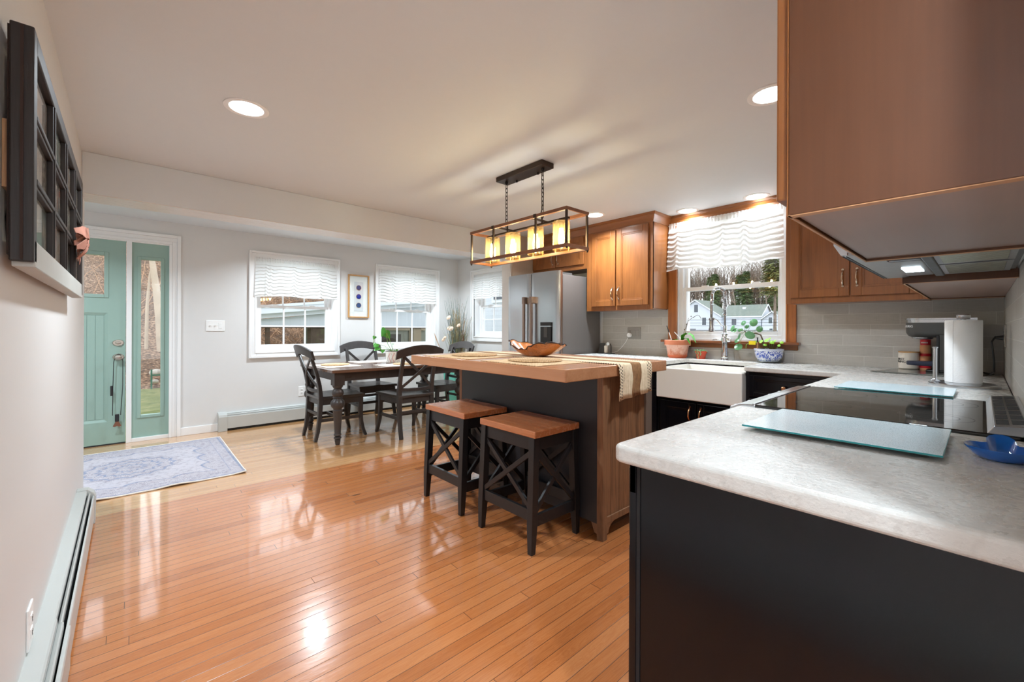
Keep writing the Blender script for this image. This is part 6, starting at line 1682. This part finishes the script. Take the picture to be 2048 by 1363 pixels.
t = house('far_house', 'white gabled house with a long grey-roofed side wing, seen through the sink window', 120, 47.9, 61.7, -1.0, 4.9, 'X', 9.4, 9, [(54.1, 55.2, 6.05, 8.2), (51.8, 52.9, 2.4, 4.5), (49.6, 50.9, 2.3, 4.5)])
house('', '', 121.5, 38.4, 47.85, -1.0, 4.8, 'Y', 7.7, 8.5, [(44.4, 45.6, 2.4, 4.1)], root=t)
MB().box(124, 124.5, 43.0, 43.8, 6.6, 7.3).build('skylight', M['fascia'], t)
t = house('far_house', 'small white gabled house with a brick chimney, right in the sink window view', 120.0, 33.0, 37.7, -1.0, 3.85, 'X', 5.65, 8, [(35.4, 36.2, 2.8, 4.3), (35.3, 36.0, .6, 1.5)])
MB().box(126, 126.8, 34.4, 35.1, 4.0, 6.8).box(125.9, 126.9, 34.3, 35.2, 6.6, 6.8).build('chimney', M['brick'], t)
fn = thing('board_fence', 'long weathered grey fence in front of the far houses', 'fence', (92, 36, -.5))
for k in range(7): MB().box(92, 92.12, 26 + k * 4, 29.9 + k * 4, -.5, 1.35 - (.3 if k < 4 else 0)).build('fence_panel', M['road_grey'], fn)
for k, z in enumerate((2.55, 2.15, 1.75)):
    o = MB().tube([(60, 10, z), (60, 20, z - .06), (60, 34, z)], .022, 5).build('utility_wire', M['cord'], loc=(60, 20, z)); tag(o, ('upper', 'middle', 'lower')[k] + ' of three dark wires crossing the sink window view', 'wire')

# carport and neighbour wall behind the dining windows
t = thing('carport', 'white carport with vertical siding outside the dining windows', 'carport', (4.5, 10, -.32))
MB().prism([(1.4, 1.215), (6.35, 1.215), (6.35, 1.83), (1.4, 1.30)], 'Y', 10.0, 10.12).build('header_siding', M['vert_siding'], t)
MB().prism([(1.3, 1.30), (6.45, 1.84), (6.45, 1.98), (1.3, 1.405)], 'Y', 9.86, 10.0).build('lower_fascia', M['fascia'], t)
MB().prism([(1.2, 1.385), (6.55, 1.945), (6.55, 2.10), (1.2, 1.50)], 'Y', 9.72, 9.86).build('upper_fascia', M['fascia'], t)
MB().prism([(1.2, 1.50), (6.55, 2.10), (6.55, 2.16), (1.2, 1.55)], 'Y', 9.70, 15.0).build('roof', M['fascia'], t)
MB().box(1.4, 6.35, 9.98, 10.14, 1.19, 1.218).build('header_beam', M['post_brown'], t)
for x0, x1, m in ((2.155, 2.222, 'post_brown'), (3.03, 3.40, 'post_brown'), (5.58, 5.80, 'beige_post')): MB().box(x0, x1, 10.01, 10.12 + (x1 - x0) * .4, -.35, 1.2).build('post', M[m], t)
MB().box(3.75, 8.3, 12.9, 13.05, -.32, 1.75).build('rear_wall', M['garage_grey'], t)
MB().box(4.8, 7.6, 12.84, 12.92, 1.12, 1.20).box(4.8, 4.9, 12.84, 12.92, -.3, 1.12).box(7.0, 7.1, 12.84, 12.92, -.3, 1.12).build('door_trim', M['beige_post'], t)
MB().box(5.6, 6.7, 12.86, 12.9, -.3, 1.0).build('dark_doorway', M['dark_open'], t)
t = thing('neighbour_house', 'white clapboard house wall outside the window by the refrigerator', 'house', (6.7, 7.8, -.5))
MB().box(6.7, 7.5, 6.0, 9.3, -.5, 4.5).build('clapboard_wall', M['clap'], t)
f = MB().box(6.66, 6.72, 7.35, 8.12, 1.82, 2.9).build('window_trim', M['fascia'], t)
MB().box(6.64, 6.67, 7.45, 8.02, 1.90, 2.8).build('pane', M['dark_pane'], f)
